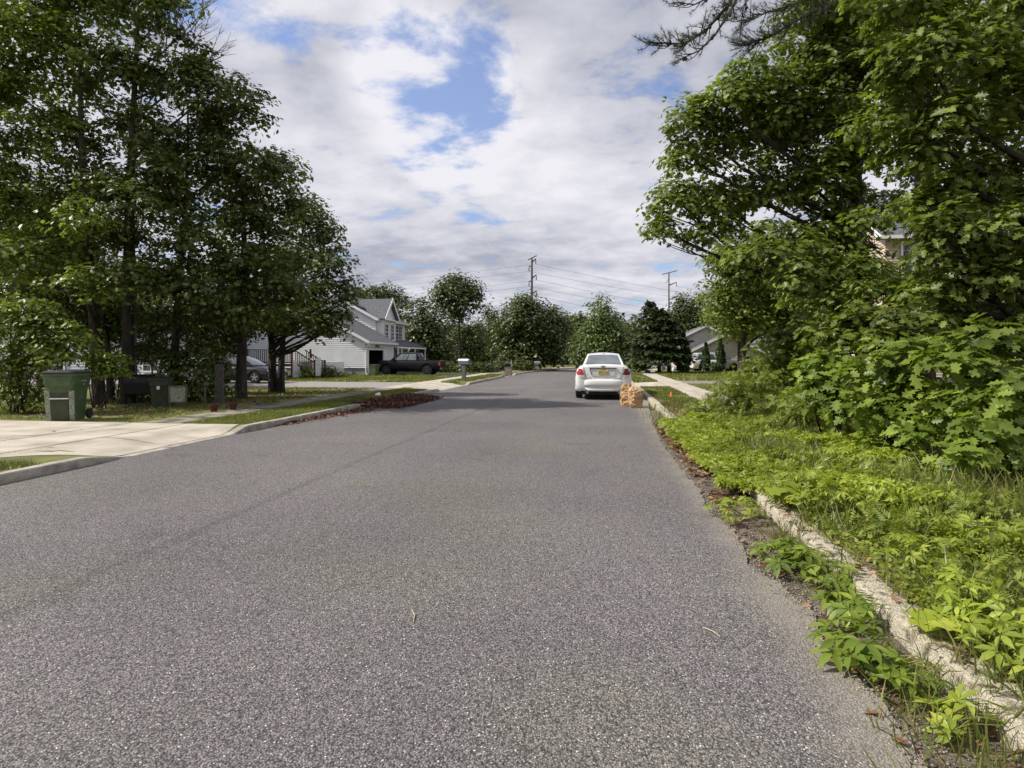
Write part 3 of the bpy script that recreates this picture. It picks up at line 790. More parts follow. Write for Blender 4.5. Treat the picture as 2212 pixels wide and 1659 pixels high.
# ------------------------------------------------------------------ white house with garage (left)
HA = empty('house', (-17, 41.7, VZ), 0, 'white sided two storey house with an open single garage and solar panels on its roof', 'house')
sl = 0.54
def ha():
    gW, gD = 5.95, 7.2            # garage front length (Y) and depth (X)
    zf, ze = 0.55, 2.52           # foundation top, eave
    rx = -gD / 2 - 1.0
    # masonry base
    b = MB(); b.box(-gD - 3, -0.02, 0.02, gW, -0.1, zf); b.build('foundation', M['found'], HA, fix=True)
    w = MB()
    ridge_s = gD + 3 - 4.6
    def extg(z):
        if z < ze: return (0, gD + 3)
        if z > 4.6: return None
        return (0, gD + 3 - (z - ze) / sl)
    siding(w, (-gD - 3, 0), (0, 0), zf, extg, out=(0, -1, 0))
    # front wall of the garage with opening
    y0, y1, zt = 0.55, 3.6, 1.86
    siding(w, (0, 0), (0, gW), zf, lambda z: (0, gW) if z < ze - .03 else None, holes=[(y0 - .12, y1 + .12, 0, zt + .16)], out=(1, 0, 0))
    w.build('wall', M['siding'], HA)
    f = MB()
    f.box(-.03, .05, y0 - .14, y0, 0, zt + .14); f.box(-.03, .05, y1, y1 + .14, 0, zt + .14); f.box(-.03, .052, y0, y1, zt, zt + .14)
    fr = f.build('garage_opening', M['trim'], HA, fix=True)
    g = MB(); g.box(-5.5, -0.04, y0 - .10, y1 + .10, 0.0, zt + .10)
    gi = g.build('garage_interior', M['dark'], fr)
    me = gi.data; bm = bmesh.new(); bm.from_mesh(me)
    bmesh.ops.delete(bm, geom=[q for q in bm.faces if q.normal.x > .9 or q.calc_center_median().x > -.1], context='FACES'); bm.to_mesh(me); bm.free()
    # roof of the garage, one slope towards the street
    r = MB()
    roof_slab(r, (0.38, -.32, ze - .05), (0.38, gW + .02, ze - .05), (-4.1, gW + .02, ze - .05 + 4.48 * sl), (-4.1, -.32, ze - .05 + 4.48 * sl))
    roof_slab(r, (-4.1, -.32, ze - .05 + 4.48 * sl), (-4.1, gW + .02, ze - .05 + 4.48 * sl), (-10, gW + .02, 1.9), (-10, -.32, 1.9))
    r.build('roof', M['shingle'], HA, fix=True)
    t = MB()
    t.beam((0.40, -.34, ze - .13), (-4.1, -.34, ze - .13 + 4.5 * sl), .03, .2)
    t.box(.385, .46, -.34, gW, ze - .19, ze - .06)
    t.box(-.05, .37, -.30, gW, ze - .19, ze - .16)
    t.build('gutter', M['trim'], HA, fix=True)
    ds = MB(); ds.tube([(.42, -.22, ze - .15), (.40, -.20, ze - .28), (.07, -.06, ze - .52), (.06, -.05, .2), (.16, -.08, .06)], .045, 8)
    ds.build('downspout', M['trim'], HA)
    s = MB(); s.hexa([(-.35, .35, ze + .10 - .0), (-.35, 5.2, ze + .10), (-3.6, 5.2, ze + .10 + 3.25 * sl), (-3.6, .35, ze + .10 + 3.25 * sl)], [(-.35, .35, ze + .20), (-.35, 5.2, ze + .20), (-3.6, 5.2, ze + .20 + 3.25 * sl), (-3.6, .35, ze + .20 + 3.25 * sl)])
    s.build('solar_panel', M['solar'], HA, fix=True)
    l = MB(); l.box(.02, .10, 1.9, 2.02, 2.12, 2.24); l.beam((.10, 1.96, 2.2), (.28, 1.86, 2.1), .07, .07); l.beam((.10, 1.96, 2.2), (.26, 2.12, 2.12), .07, .07)
    l.build('flood_light', M['black'], HA, fix=True)
    # main block
    X0 = -1.6; Y0 = gW; Y1 = gW + 7.5; dep = 8.4; zE = 4.62
    w = MB()
    def extm(z):
        if z < zE: return (0, dep)
        k = (z - zE) / sl
        return None if k > dep / 2 - .05 else (k, dep - k)
    siding(w, (X0 - dep, Y0), (X0, Y0), 2.3, extm, out=(0, -1, 0))
    siding(w, (X0, Y0), (X0, Y1), zf, lambda z: (0, Y1 - Y0) if z < zE - .05 else None, out=(1, 0, 0))
    # projecting bay under the cross gable
    bx = X0 + .55; ya, yb = Y0 + .25, Y0 + 3.35
    siding(w, (bx, ya), (bx, yb), 2.55, lambda z: (0, yb - ya) if z < zE - .02 else (None if z > zE + 1.45 else ((z - zE) * 1.05, yb - ya - (z - zE) * 1.05)), out=(1, 0, 0))
    siding(w, (X0, ya), (bx, ya), 2.55, lambda z: (0, .55) if z < zE else None, out=(0, -1, 0))
    siding(w, (X0 - dep, Y1), (X0, Y1), zf, extm, out=(0, 1, 0))
    w.build('wall', M['siding'], HA)
    b = MB(); b.box(X0 - dep, X0 - .02, Y0 + .01, Y1 - .02, -.1, zf + .01); b.build('foundation', M['found'], HA, fix=True)
    c = MB()
    for (xx, yy, z0) in ((X0 + .03, Y0, 2.4), (bx + .02, ya, 2.5), (bx + .02, yb, 2.5), (X0 + .02, Y1, zf)):
        c = MB(); c.box(xx - .05, xx + .025, yy - .05, yy + .05, z0, zE); c.build('corner_trim', M['trim'], HA, fix=True)
    r = MB(); ov = .35
    zr = zE + (dep / 2) * sl
    roof_slab(r, (X0 + ov, Y0 - .3, zE - ov * sl + .06), (X0 + ov, Y1 + .3, zE - ov * sl + .06), (X0 - dep / 2, Y1 + .3, zr + .06), (X0 - dep / 2, Y0 - .3, zr + .06))
    roof_slab(r, (X0 - dep - ov, Y0 - .3, zE - ov * sl + .06), (X0 - dep - ov, Y1 + .3, zE - ov * sl + .06), (X0 - dep / 2 - .001, Y1 + .3, zr + .06), (X0 - dep / 2 - .001, Y0 - .3, zr + .06))
    ym = (ya + yb) / 2; hg = (yb - ya) / 2 + .25
    zt2 = zE + hg * .95
    for sg in (-1, 1):
        roof_slab(r, (bx + .35, ym + sg * hg, zE - .10), (X0 - 1.2, ym + sg * hg, zE - .10), (X0 - 3.2, ym, zt2), (bx + .35, ym, zt2), .10)
    r.build('roof', M['shingle'], HA, fix=True)
    t = MB()
    t.beam((X0 + ov + .02, Y0 - .33, zE - ov * sl - .04), (X0 - dep / 2, Y0 - .33, zr - .05), .03, .2)
    t.beam((X0 - dep - ov, Y0 - .33, zE - ov * sl - .04), (X0 - dep / 2, Y0 - .33, zr - .05), .03, .2)
    for sg in (-1, 1): t.beam((bx + .37, ym + sg * hg, zE - .18), (bx + .37, ym, zt2 - .09), .04, .2)
    t.box(X0 + ov, X0 + ov + .08, Y0 - .3, ya - .25, zE - .28, zE - .15); t.box(X0 + ov, X0 + ov + .08, yb + .3, Y1 + .3, zE - .28, zE - .15)
    t.box(bx + .02, bx + .32, ya - .12, yb + .12, zE - .2, zE - .13)
    t.build('fascia', M['trim'], HA, fix=True)
    for ya_, yb_, k0, k1 in ((Y0 + .05, Y0 + 2.2, 1.2, 3.9), (Y0 + 3.6, Y1 - .3, .3, 2.6)):
        s = MB(); q = [(X0 - k0, ya_), (X0 - k0, yb_), (X0 - k1, yb_), (X0 - k1, ya_)]
        zz = lambda x: zE + (X0 - x) * sl
        s.hexa([(x, y, zz(x) + .10) for x, y in q], [(x, y, zz(x) + .20) for x, y in q])
        s.build('solar_panel', M['solar'], HA, fix=True)
    window(HA, (bx + .017, ya + .85, 3.45), .75, 1.25, (1, 0, 0)); window(HA, (bx + .017, ya + 2.25, 3.45), .75, 1.25, (1, 0, 0))
    for k in (0, 1): window(HA, (X0 + .017, Y0 + 5.2 + k * .98, 3.55), .85, 1.2, (1, 0, 0))
    window(HA, (X0 + .017, Y0 + 2.2, 1.4), .9, 1.2, (1, 0, 0)); window(HA, (X0 + .017, Y0 + 5.2, 1.4), .9, 1.2, (1, 0, 0))
    # porch
    px = X0 + 2.0; pr = MB()
    roof_slab(pr, (px, Y0 + .12, 2.28), (px, Y1 + .7, 2.28), (X0 + .02, Y1 + .7, 2.95), (X0 + .02, Y0 + .12, 2.95), .08)
    pr.build('porch_roof', M['shingle'], HA, fix=True)
    pt = MB(); pt.box(px - .14, px - .02, Y0 + .14, Y1 + .66, 2.06, 2.2); pt.box(X0 + .05, px, Y0 + .12, Y0 + .2, 2.08, 2.2)
    pt.hexa([(px, Y0 + .10, 2.14), (px, Y0 + .16, 2.14), (X0 + .02, Y0 + .16, 2.14), (X0 + .02, Y0 + .10, 2.14)], [(px, Y0 + .10, 2.24), (px, Y0 + .16, 2.24), (X0 + .02, Y0 + .16, 2.9), (X0 + .02, Y0 + .10, 2.9)])
    pt.build('porch_beam', M['trim'], HA, fix=True)
    fl = MB(); fl.box(X0 + .03, px - .02, Y0 + .16, Y1 + .6, -.05, .40); fl.build('porch_floor', M['found'], HA, fix=True)
    for yy in (Y0 + .25, Y0 + 1.2, Y0 + 2.9, Y0 + 4.8, Y1 + .5):
        q = MB(); q.box(px - .14, px - .04, yy - .05, yy + .05, .40, 2.07); q.build('porch_post', M['trim'], HA, fix=True)
    rl = MB(); rl.box(px - .11, px - .07, Y0 + .3, Y0 + 4.8, 1.05, 1.1); rl.box(px - .11, px - .07, Y0 + .3, Y0 + 4.8, .52, .56)
    for i in range(38):
        yy = Y0 + .4 + i * .115; rl.box(px - .1, px - .08, yy, yy + .03, .56, 1.05)
    rl.build('railing', M['trim'], HA)
ha()
# white fence beside it
fn = empty('vinyl_fence', G(690, 816.5), 0, 'white solid fence with a curved gate beside the white house', 'fence')
def vf():
    def P(x, y): return local(fn, G(x, y))
    L = P(632, 817.5); Mx = P(672, 817.5)
    h = 1.08
    for a, b in ((L, Mx),):
        m = MB(); n = 16
        for i in range(n):
            p = a.lerp(b, i / n); q = a.lerp(b, (i + .93) / n); m.beam((p.x, p.y, h / 2), (q.x, q.y, h / 2), .03, h)
        m.build('fence_panel', M['vinyl'], fn, fix=True)
    m = MB(); n = 10
    for i in range(n):
        t0, t1 = i / n, (i + .93) / n
        hh = h + .02 + .16 * (t0 ** 2)
        p = Mx.lerp(Vector((0, 0, 0)), t0); q = Mx.lerp(Vector((0, 0, 0)), t1); m.beam((p.x, p.y - .02, hh / 2), (q.x, q.y - .02, hh / 2), .03, hh - .06)
    g = m.build('gate', M['vinyl'], fn, fix=True)
    m = MB(); q = Mx * .15; m.box(q.x - .03, q.x + .03, q.y - .07, q.y - .03, .8, .9); m.build('latch', M['black'], g)
    for p, hh in ((L, 1.15), (Mx, 1.18), (Vector((0, 0, 0)), 1.28)):
        m = MB(); m.box(p.x - .06, p.x + .06, p.y - .06, p.y + .06, -.05, hh); m.hexa([(p.x - .08, p.y - .08, hh), (p.x + .08, p.y - .08, hh), (p.x + .08, p.y + .08, hh), (p.x - .08, p.y + .08, hh)], [(p.x - .01, p.y - .01, hh + .1), (p.x + .01, p.y - .01, hh + .1), (p.x + .01, p.y + .01, hh + .1), (p.x - .01, p.y + .01, hh + .1)])
        m.build('post', M['trim'], fn, fix=True)
    m = MB(); e = Vector((-18.6, 41.6, 0)) - Vector(fn.location); m.beam((0.0, .08, .5), (e.x, e.y, .5), .03, 1.05); m.build('fence_panel', M['vinyl'], fn, fix=True)
vf()

# ------------------------------------------------------------------ house behind the left trees, with its deck
HB = empty('house', (-22.4, 31.4, VZ), 0, 'pale grey sided house mostly hidden behind the big trees on the left', 'house')
def hb():
    w = MB(); Lx = 14.0; zE = 4.3; dep = 7.0
    hs = [(3.2, 4.4, 1.7, 3.0), (9.6, 10.8, 1.7, 3.0)]
    siding(w, (-Lx, 0), (0, 0), .35, lambda z: (0, Lx) if z < zE else None, out=(0, -1, 0))
    siding(w, (0, 0), (0, dep), .35, lambda z: (0, dep) if z < zE else (None if z > zE + dep / 2 * .6 - .1 else ((z - zE) / .6, dep - (z - zE) / .6)), out=(1, 0, 0))
    w.build('wall', M['siding_grey'], HB)
    b = MB(); b.box(-Lx, -.02, .02, dep, -.1, .36); b.build('foundation', M['found'], HB, fix=True)
    r = MB()
    roof_slab(r, (-Lx - .4, -.4, zE - .2), (.4, -.4, zE - .2), (.4, dep / 2, zE + dep / 2 * .6 + .1), (-Lx - .4, dep / 2, zE + dep / 2 * .6 + .1))
    roof_slab(r, (-Lx - .4, dep + .4, zE - .2), (.4, dep + .4, zE - .2), (.4, dep / 2 + .001, zE + dep / 2 * .6 + .1), (-Lx - .4, dep / 2 + .001, zE + dep / 2 * .6 + .1))
    r.build('roof', M['shingle'], HB, fix=True)
    t = MB(); t.box(-Lx - .4, .4, -.47, -.41, zE - .34, zE - .18); t.build('gutter', M['trim'], HB, fix=True)
    for sx in (-12.3, -9.6, -6.6, -3.4):
        for z in (1.2, 3.2): window(HB, (sx, -.018, z), .95, 1.3, (0, -1, 0))
    window(HB, (.018, 2.2, 2.3), .9, 1.2, (1, 0, 0))
hb()
DK = empty('deck', (-22.3, 35.2, VZ), 0, 'dark red wooden deck with baluster railings and steps down to the lawn', 'deck')
def dk():
    h = .88; m = MB(); x1 = 3.15
    m.box(0, x1, 0, 2.6, h - .14, h); m.build('platform', M['deck'], DK, fix=True)
    for px, py in ((.06, .06), (x1 - .06, .06), (x1 - .06, 2.5)):
        q = MB(); q.box(px - .05, px + .05, py - .05, py + .05, -.02, h + 1.0); q.build('post', M['deck'], DK, fix=True)
    def rail(a, b, name='railing'):
        q = MB(); a, b = Vector(a), Vector(b)
        q.beam(a + Vector((0, 0, .92)), b + Vector((0, 0, .92)), .09, .05); q.beam(a + Vector((0, 0, .12)), b + Vector((0, 0, .12)), .04, .07)
        n = int((b - a).length / .13)
        for i in range(1, n): p = a.lerp(b, i / n); q.box(p.x - .018, p.x + .018, p.y - .018, p.y + .018, p.z + .12, p.z + .92)
        q.build(name, M['deck'], DK, fix=True)
    rail((.06, .06, h), (x1 - .06, .06, h))
    # steps going towards +X
    n = 5; run = .27
    s = MB()
    for i in range(n):
        z = h - (i + 1) * h / (n + 1); s.box(x1 + i * run, x1 + (i + 1) * run + .03, .25, 1.5, z - .05, z)
        s.box(x1 + i * run, x1 + i * run + .02, .27, 1.48, z, z + h / (n + 1) - .05)
    s.build('steps', M['deck'], DK, fix=True)
    for y in (.2, 1.55): q = MB(); q.beam((x1, y, h - .1), (x1 + n * run + .12, y, 0.02), .05, .24); q.build('stringer', M['deck'], DK, fix=True)
    for y in (.17, 1.58):
        rail((x1 + .02, y, h), (x1 + n * run, y, .1)); q = MB(); q.box(x1 + n * run, x1 + n * run + .09, y - .045, y + .045, -.02, 1.15); q.build('post', M['deck'], DK, fix=True)
dk()

# ------------------------------------------------------------------ houses on the right
HC = empty('house', (10.2, 62, VZ), 0, 'beige sided house with stepped gables beyond the white utility vehicle', 'house')
def gable(root, x0, x1, y0, y1, z0, zE, s, wm, ov=.35, wins=(), back=True):
    w = MB(); L = x1 - x0; zp = zE + L / 2 * s
    siding(w, (x0, y0), (x1, y0), z0, lambda z: (0, L) if z < zE else (None if z > zp - .08 else ((z - zE) / s, L - (z - zE) / s)), out=(0, -1, 0))
    siding(w, (x0, y0), (x0, y1), z0, lambda z: (0, y1 - y0) if z < zE - .02 else None, out=(-1, 0, 0))
    siding(w, (x1, y0), (x1, y1), z0, lambda z: (0, y1 - y0) if z < zE - .02 else None, out=(1, 0, 0))
    w.build('wall', wm, root)
    r = MB(); t = MB(); xm = (x0 + x1) / 2
    for sg, xe in ((-1, x0), (1, x1)):
        e = xe + sg * ov; ze = zE - ov * s
        roof_slab(r, (e, y0 - ov, ze), (e, y1 + ov, ze), (xm - sg * .001 * -1, y1 + ov, zp), (xm, y0 - ov, zp), .1)
        t.beam((e, y0 - ov - .02, ze - .08), (xm, y0 - ov - .02, zp - .08), .03, .2)
        t.box(min(e, e + sg * .06), max(e, e + sg * .06), y0 - ov, y1 + ov, ze - .16, ze - .03)
    r.build('roof', M['shingle'], root, fix=True); t.build('fascia', M['trim'], root, fix=True)
    for xx in (x0 - .03, x1 - .07): c = MB(); c.box(xx, xx + .1, y0 - .045, y0 - .02, z0, zE); c.build('corner_trim', M['trim'], root, fix=True)
    for (x, z, ww, hh) in wins: window(root, (x, y0 - .018, z), ww, hh, (0, -1, 0))
gable(HC, -2.4, 3.4, 3.0, 12, .3, 3.2, .50, M['siding_beige'])
gable(HC, -1.4, 5.2, 0.0, 3.0, .3, 2.0, .50, M['siding_beige'], wins=())
gable(HC, 5.4, 10.5, 0.6, 9, .3, 2.6, .50, M['siding'], wins=((6.4, 1.5, .8, 1.3), (8.1, 1.5, .8, 1.3), (9.5, 1.5, .7, 1.2)))
m_ = MB(); m_.box(-2.4, 10.4, .05, 11.9, -.1, .31); m_.build('foundation', M['found'], HC, fix=True)
HD = empty('house', (13.6, 31.5, VZ), 0, 'tan sided two storey house glimpsed between the trunks on the right', 'house')
def hd():
    w = MB(); L = 12; zE = 7.3; dep = 9
    siding(w, (0, 0), (L, 0), .4, lambda z: (0, L) if z < zE else None, out=(0, -1, 0), course=.13, proud=.03)
    siding(w, (0, 0), (0, dep), .4, lambda z: (0, dep) if z < zE else (None if z > zE + dep / 2 * .6 - .1 else ((z - zE) / .6, dep - (z - zE) / .6)), out=(-1, 0, 0), course=.13, proud=.02)
    w.build('wall', M['siding_tan'], HD)
    b = MB(); b.box(.02, L, .02, dep, -.1, .41); b.build('foundation', M['found'], HD, fix=True)
    r = MB()
    roof_slab(r, (-.4, -.45, zE - .15), (L + .4, -.45, zE - .15), (L + .4, dep / 2, zE + dep / 2 * .6 + .1), (-.4, dep / 2, zE + dep / 2 * .6 + .1))
    roof_slab(r, (-.4, dep + .45, zE - .15), (L + .4, dep + .45, zE - .15), (L + .4, dep / 2 + .001, zE + dep / 2 * .6 + .1), (-.4, dep / 2 + .001, zE + dep / 2 * .6 + .1))
    r.build('roof', M['shingle'], HD, fix=True)
    t = MB(); t.box(-.4, L + .4, -.52, -.46, zE - .3, zE - .14); t.beam((-.42, -.45, zE - .25), (-.42, dep / 2, zE + dep / 2 * .6 - .02), .04, .22, up=(0, 0, 1)); t.build('fascia', M['trim'], HD, fix=True)
    for x in (1.15, 4.2, 7.3, 10.2):
        for z in (2.2, 6.15): window(HD, (x, -.018, z), .82, 1.35, (0, -1, 0))
    window(HD, (-.018, 2.6, 6.15), .82, 1.3, (-1, 0, 0)); window(HD, (-.018, 6.2, 6.15), .82, 1.3, (-1, 0, 0))
hd()

# ------------------------------------------------------------------ vehicles
def apply_cut(o, cutters):
    for c in cutters:
        md = o.modifiers.new('b', 'BOOLEAN'); md.operation = 'DIFFERENCE'; md.object = c; md.solver = 'EXACT'
    dg = bpy.context.evaluated_depsgraph_get(); dg.update()
    me = bpy.data.meshes.new_from_object(o.evaluated_get(dg))
    o.modifiers.clear(); o.data = me
    for c in cutters: bpy.data.objects.remove(c, do_unlink=True)
def catmull(pts, n):
    """dense smooth profile through (y, a, b, ...) rows"""
    out = []
    P = [pts[0]] + list(pts) + [pts[-1]]
    for i in range(1, len(P) - 2):
        for k in range(n):
            t = k / n; r = []
            for c in range(len(pts[0])):
                p0, p1, p2, p3 = P[i - 1][c], P[i][c], P[i + 1][c], P[i + 2][c]
                r.append(0.5 * ((2 * p1) + (-p0 + p2) * t + (2 * p0 - 5 * p1 + 4 * p2 - p3) * t * t + (-p0 + 3 * p1 - 3 * p2 + p3) * t ** 3))
            out.append(tuple(r))
    out.append(tuple(pts[-1])); return out
def wheel(root, x, y, r, w, side, rimmat, rimr=0.66, spokes=5):
    t = MB()
    ro = r; prof = [(r * rimr, -w / 2), (r * .93, -w / 2), (ro, -w / 2 + .03), (ro, w / 2 - .03), (r * .93, w / 2), (r * rimr, w / 2)]
    t.lathe(prof, n=28, axis='x')
    wh = empty('wheel', (x, y, r)); wh.parent = root
    t.build('tyre', M['tyre'], wh, smooth=False)
    q = MB(); s = side
    q.lathe([(r * rimr, s * (w / 2 - .015)), (r * rimr * .93, s * (w / 2 + .004)), (r * rimr * .88, s * (w / 2 - .05)), (r * .12, s * (w / 2 - .05))], n=28, axis='x')
    for k in range(spokes):
        a = 2 * math.pi * k / spokes + .3
        q.beam((s * (w / 2 - .012), 0, 0), (s * (w / 2 - .012), math.cos(a) * r * rimr * .92, math.sin(a) * r * rimr * .92), .07 * r / .33, .03, up=(1, 0, 0))
    q.lathe([(r * .16, s * (w / 2 - .04)), (r * .14, s * (w / 2 + .008)), (.001, s * (w / 2 + .008))], n=14, axis='x')
    q.build('rim', rimmat, wh)
def car(name, loc, rz, label, cat, prof, cabin, wheels, pm, rimmat, wr, ww, scale=1.0, soft=False):
    """prof rows: (y, z_top, half_width, z_bottom); cabin: dict of glasshouse corners"""
    root = empty(name, loc, rz, label, cat); root.scale = (scale,) * 3
    rows = catmull(prof, 4); rings = []
    for (y, zt, w, zb) in rows:
        h = zt - zb
        half = [(0, zb + .02), (w * .70, zb), (w * .93, zb + .03), (w * .985, zb + h * .22), (w, zb + h * .50), (w * .985, zb + h * .76), (w * .95, zt - .055), (w * .88, zt - .012), (w * .60, zt + .008), (w * .25, zt + .014)]
        if soft: half = half[:5] + [(w * .975, zb + h * .68), (w * .93, zb + h * .82), (w * .84, zb + h * .93), (w * .70, zt - .012), (w * .25, zt + .010)]
        ring = [(x, y, z) for x, z in half] + [(-x, y, z) for x, z in half[:0:-1]]
        rings.append(ring)
    mb = MB(); mb.loft(rings)
    body = mb.build('body', pm, root, smooth=False, fix=True)
    cs = []
    for wy in wheels:
        c = MB(); c.lathe([(wr * 1.13, -3), (wr * 1.13, -.62 * prof[len(prof) // 2][2]), (.01, -.62 * prof[len(prof) // 2][2])], (0, wy, wr), n=28, axis='x'); cs.append(c.build('cut', None, None, fix=True))
        c = MB(); c.lathe([(wr * 1.13, 3), (wr * 1.13, .62 * prof[len(prof) // 2][2]), (.01, .62 * prof[len(prof) // 2][2])], (0, wy, wr), n=28, axis='x'); cs.append(c.build('cut', None, None, fix=True))
    mat_keep = root.matrix_world.copy(); body.parent = None
    try: apply_cut(body, cs)
    except Exception as ex: print('cut failed', ex)
    body.parent = root
    me = body.data
    me.polygons.foreach_set('use_smooth', np.ones(len(me.polygons), dtype=bool))
    for wy in wheels:
        for s in (-1, 1):
            W2 = prof[len(prof) // 2][2]
            wheel(root, s * (W2 - ww / 2 - .02), wy, wr, ww, s, rimmat)
    # glasshouse
    yb0, yb1, zb = cabin['belt']; wb0, wb1 = cabin['wbelt']; yr0, yr1, zr = cabin['roof']; wr0, wr1 = cabin['wroof']; zbf = cabin.get('zbf', zb)
    A = {(-1, 0): Vector((-wb0, yb0, zb)), (1, 0): Vector((wb0, yb0, zb)), (-1, 1): Vector((-wb1, yb1, zbf)), (1, 1): Vector((wb1, yb1, zbf))}
    B = {(-1, 0): Vector((-wr0, yr0, zr - .02)), (1, 0): Vector((wr0, yr0, zr - .02)), (-1, 1): Vector((-wr1, yr1, zr - .01)), (1, 1): Vector((wr1, yr1, zr - .01))}
    g = MB()
    n = 7; lo_, hi_ = [], []
    # roof grid with crown
    def side_pt(s, v, t):   # s side, v 0..1 belt->roof, t 0..1 rear->front
        a = A[(s, 0)].lerp(A[(s, 1)], t); b = B[(s, 0)].lerp(B[(s, 1)], t)
        p = a.lerp(b, v); p.x += s * .035 * math.sin(math.pi * v); return p
    def end_pt(e, u, v):    # e 0 rear / 1 front, u 0..1 left->right
        a = A[(-1, e)].lerp(A[(1, e)], u); b = B[(-1, e)].lerp(B[(1, e)], u)
        bow = (.10 if e else -.07) * math.sin(math.pi * u)
        p = a.lerp(b, v); p.y += bow * (1 - .4 * v) + (.05 if e else -.045) * math.sin(math.pi * v); p.z += .03 * math.sin(math.pi * u) * v; return p
    def roof_pt(u, t):
        p = end_pt(0, u, 1).lerp(end_pt(1, u, 1), t); p.z += .055 * math.sin(math.pi * t) * (.6 + .4 * math.sin(math.pi * u)); return p
    def grid(fn, nu, nv, mbx=None, off=None):
        q = mbx or g; b = len(q.v)
        for j in range(nv + 1):
            for i in range(nu + 1): q.v.append(tuple(fn(i / nu, j / nv)))
        for j in range(nv):
            for i in range(nu):
                q.f.append((b + j * (nu + 1) + i, b + j * (nu + 1) + i + 1, b + (j + 1) * (nu + 1) + i + 1, b + (j + 1) * (nu + 1) + i)); q.mi.append(0)
    grid(lambda u, v: roof_pt(u, v), 8, 8)
    for s in (-1, 1): grid(lambda u, v, s=s: side_pt(s, v, u) if v < 1 else roof_pt(0 if s < 0 else 1, u), 8, 5)
    for e in (0, 1): grid(lambda u, v, e=e: end_pt(e, u, v), 8, 5)
    go = g.build('roof', pm, root, smooth=True, fix=True)
    def glass(nm, fn, u0, u1, v0, v1, nrm, nu=8, nv=5, m=None, du0=0, du1=0):
        q = MB(); o = Vector(nrm).normalized() * .010
        def f2(u, v):
            a = u0 + du0 * v; b = u1 + du1 * v
            return fn(a + (b - a) * u, v0 + (v1 - v0) * v) + o
        grid(f2, nu, nv, q)
        return q.build(nm, m or M['carglass'], root, smooth=True)
    glass('rear_window', lambda u, v: end_pt(0, u, v), .055, .945, .06, .94, (0, -1, .5))
    glass('windshield', lambda u, v: end_pt(1, u, v), .05, .95, .05, .95, (0, 1, .5))
    cuts = cabin.get('sides', ((.10, .47), (.51, .90)))
    for s in (-1, 1):
        for k, (a, b) in enumerate(cuts):
            glass('side_window', lambda u, v, s=s: side_pt(s, v, u), a, b, .10, .88, (s, 0, .25), 4, 4)
    return root, body, dict(end_pt=end_pt, side_pt=side_pt)

# white saloon by the right kerb: rear towards the camera
SC = 1.08
sed_prof = [(-2.40, 1.03, .70, .52), (-2.37, 1.09, .80, .34), (-2.25, 1.115, .875, .26), (-1.9, 1.12, .905, .22), (-1.4, 1.09, .915, .20), (-.6, .99, .917, .18), (.4, .96, .917, .18), (1.2, .93, .915, .19), (1.8, .86, .89, .21), (2.2, .76, .82, .24), (2.42, .62, .66, .32)]
sed_cab = dict(belt=(-1.72, 1.12, 1.085), wbelt=(.66, .72), roof=(-1.02, .28, 1.445), wroof=(.53, .56), zbf=.955)
p = G(1303, 860.6, 0)
CARLOC = Vector((p.x, p.y + 1.38 * SC, 0.018))
sedan, sbody, fn_ = car('parked_car', CARLOC, 0, 'white four door saloon parked at the right kerb, seen from behind', 'car', sed_prof, sed_cab, (-1.38, 1.36), M['paint_white'], M['rim'], .325, .215, SC, soft=True)
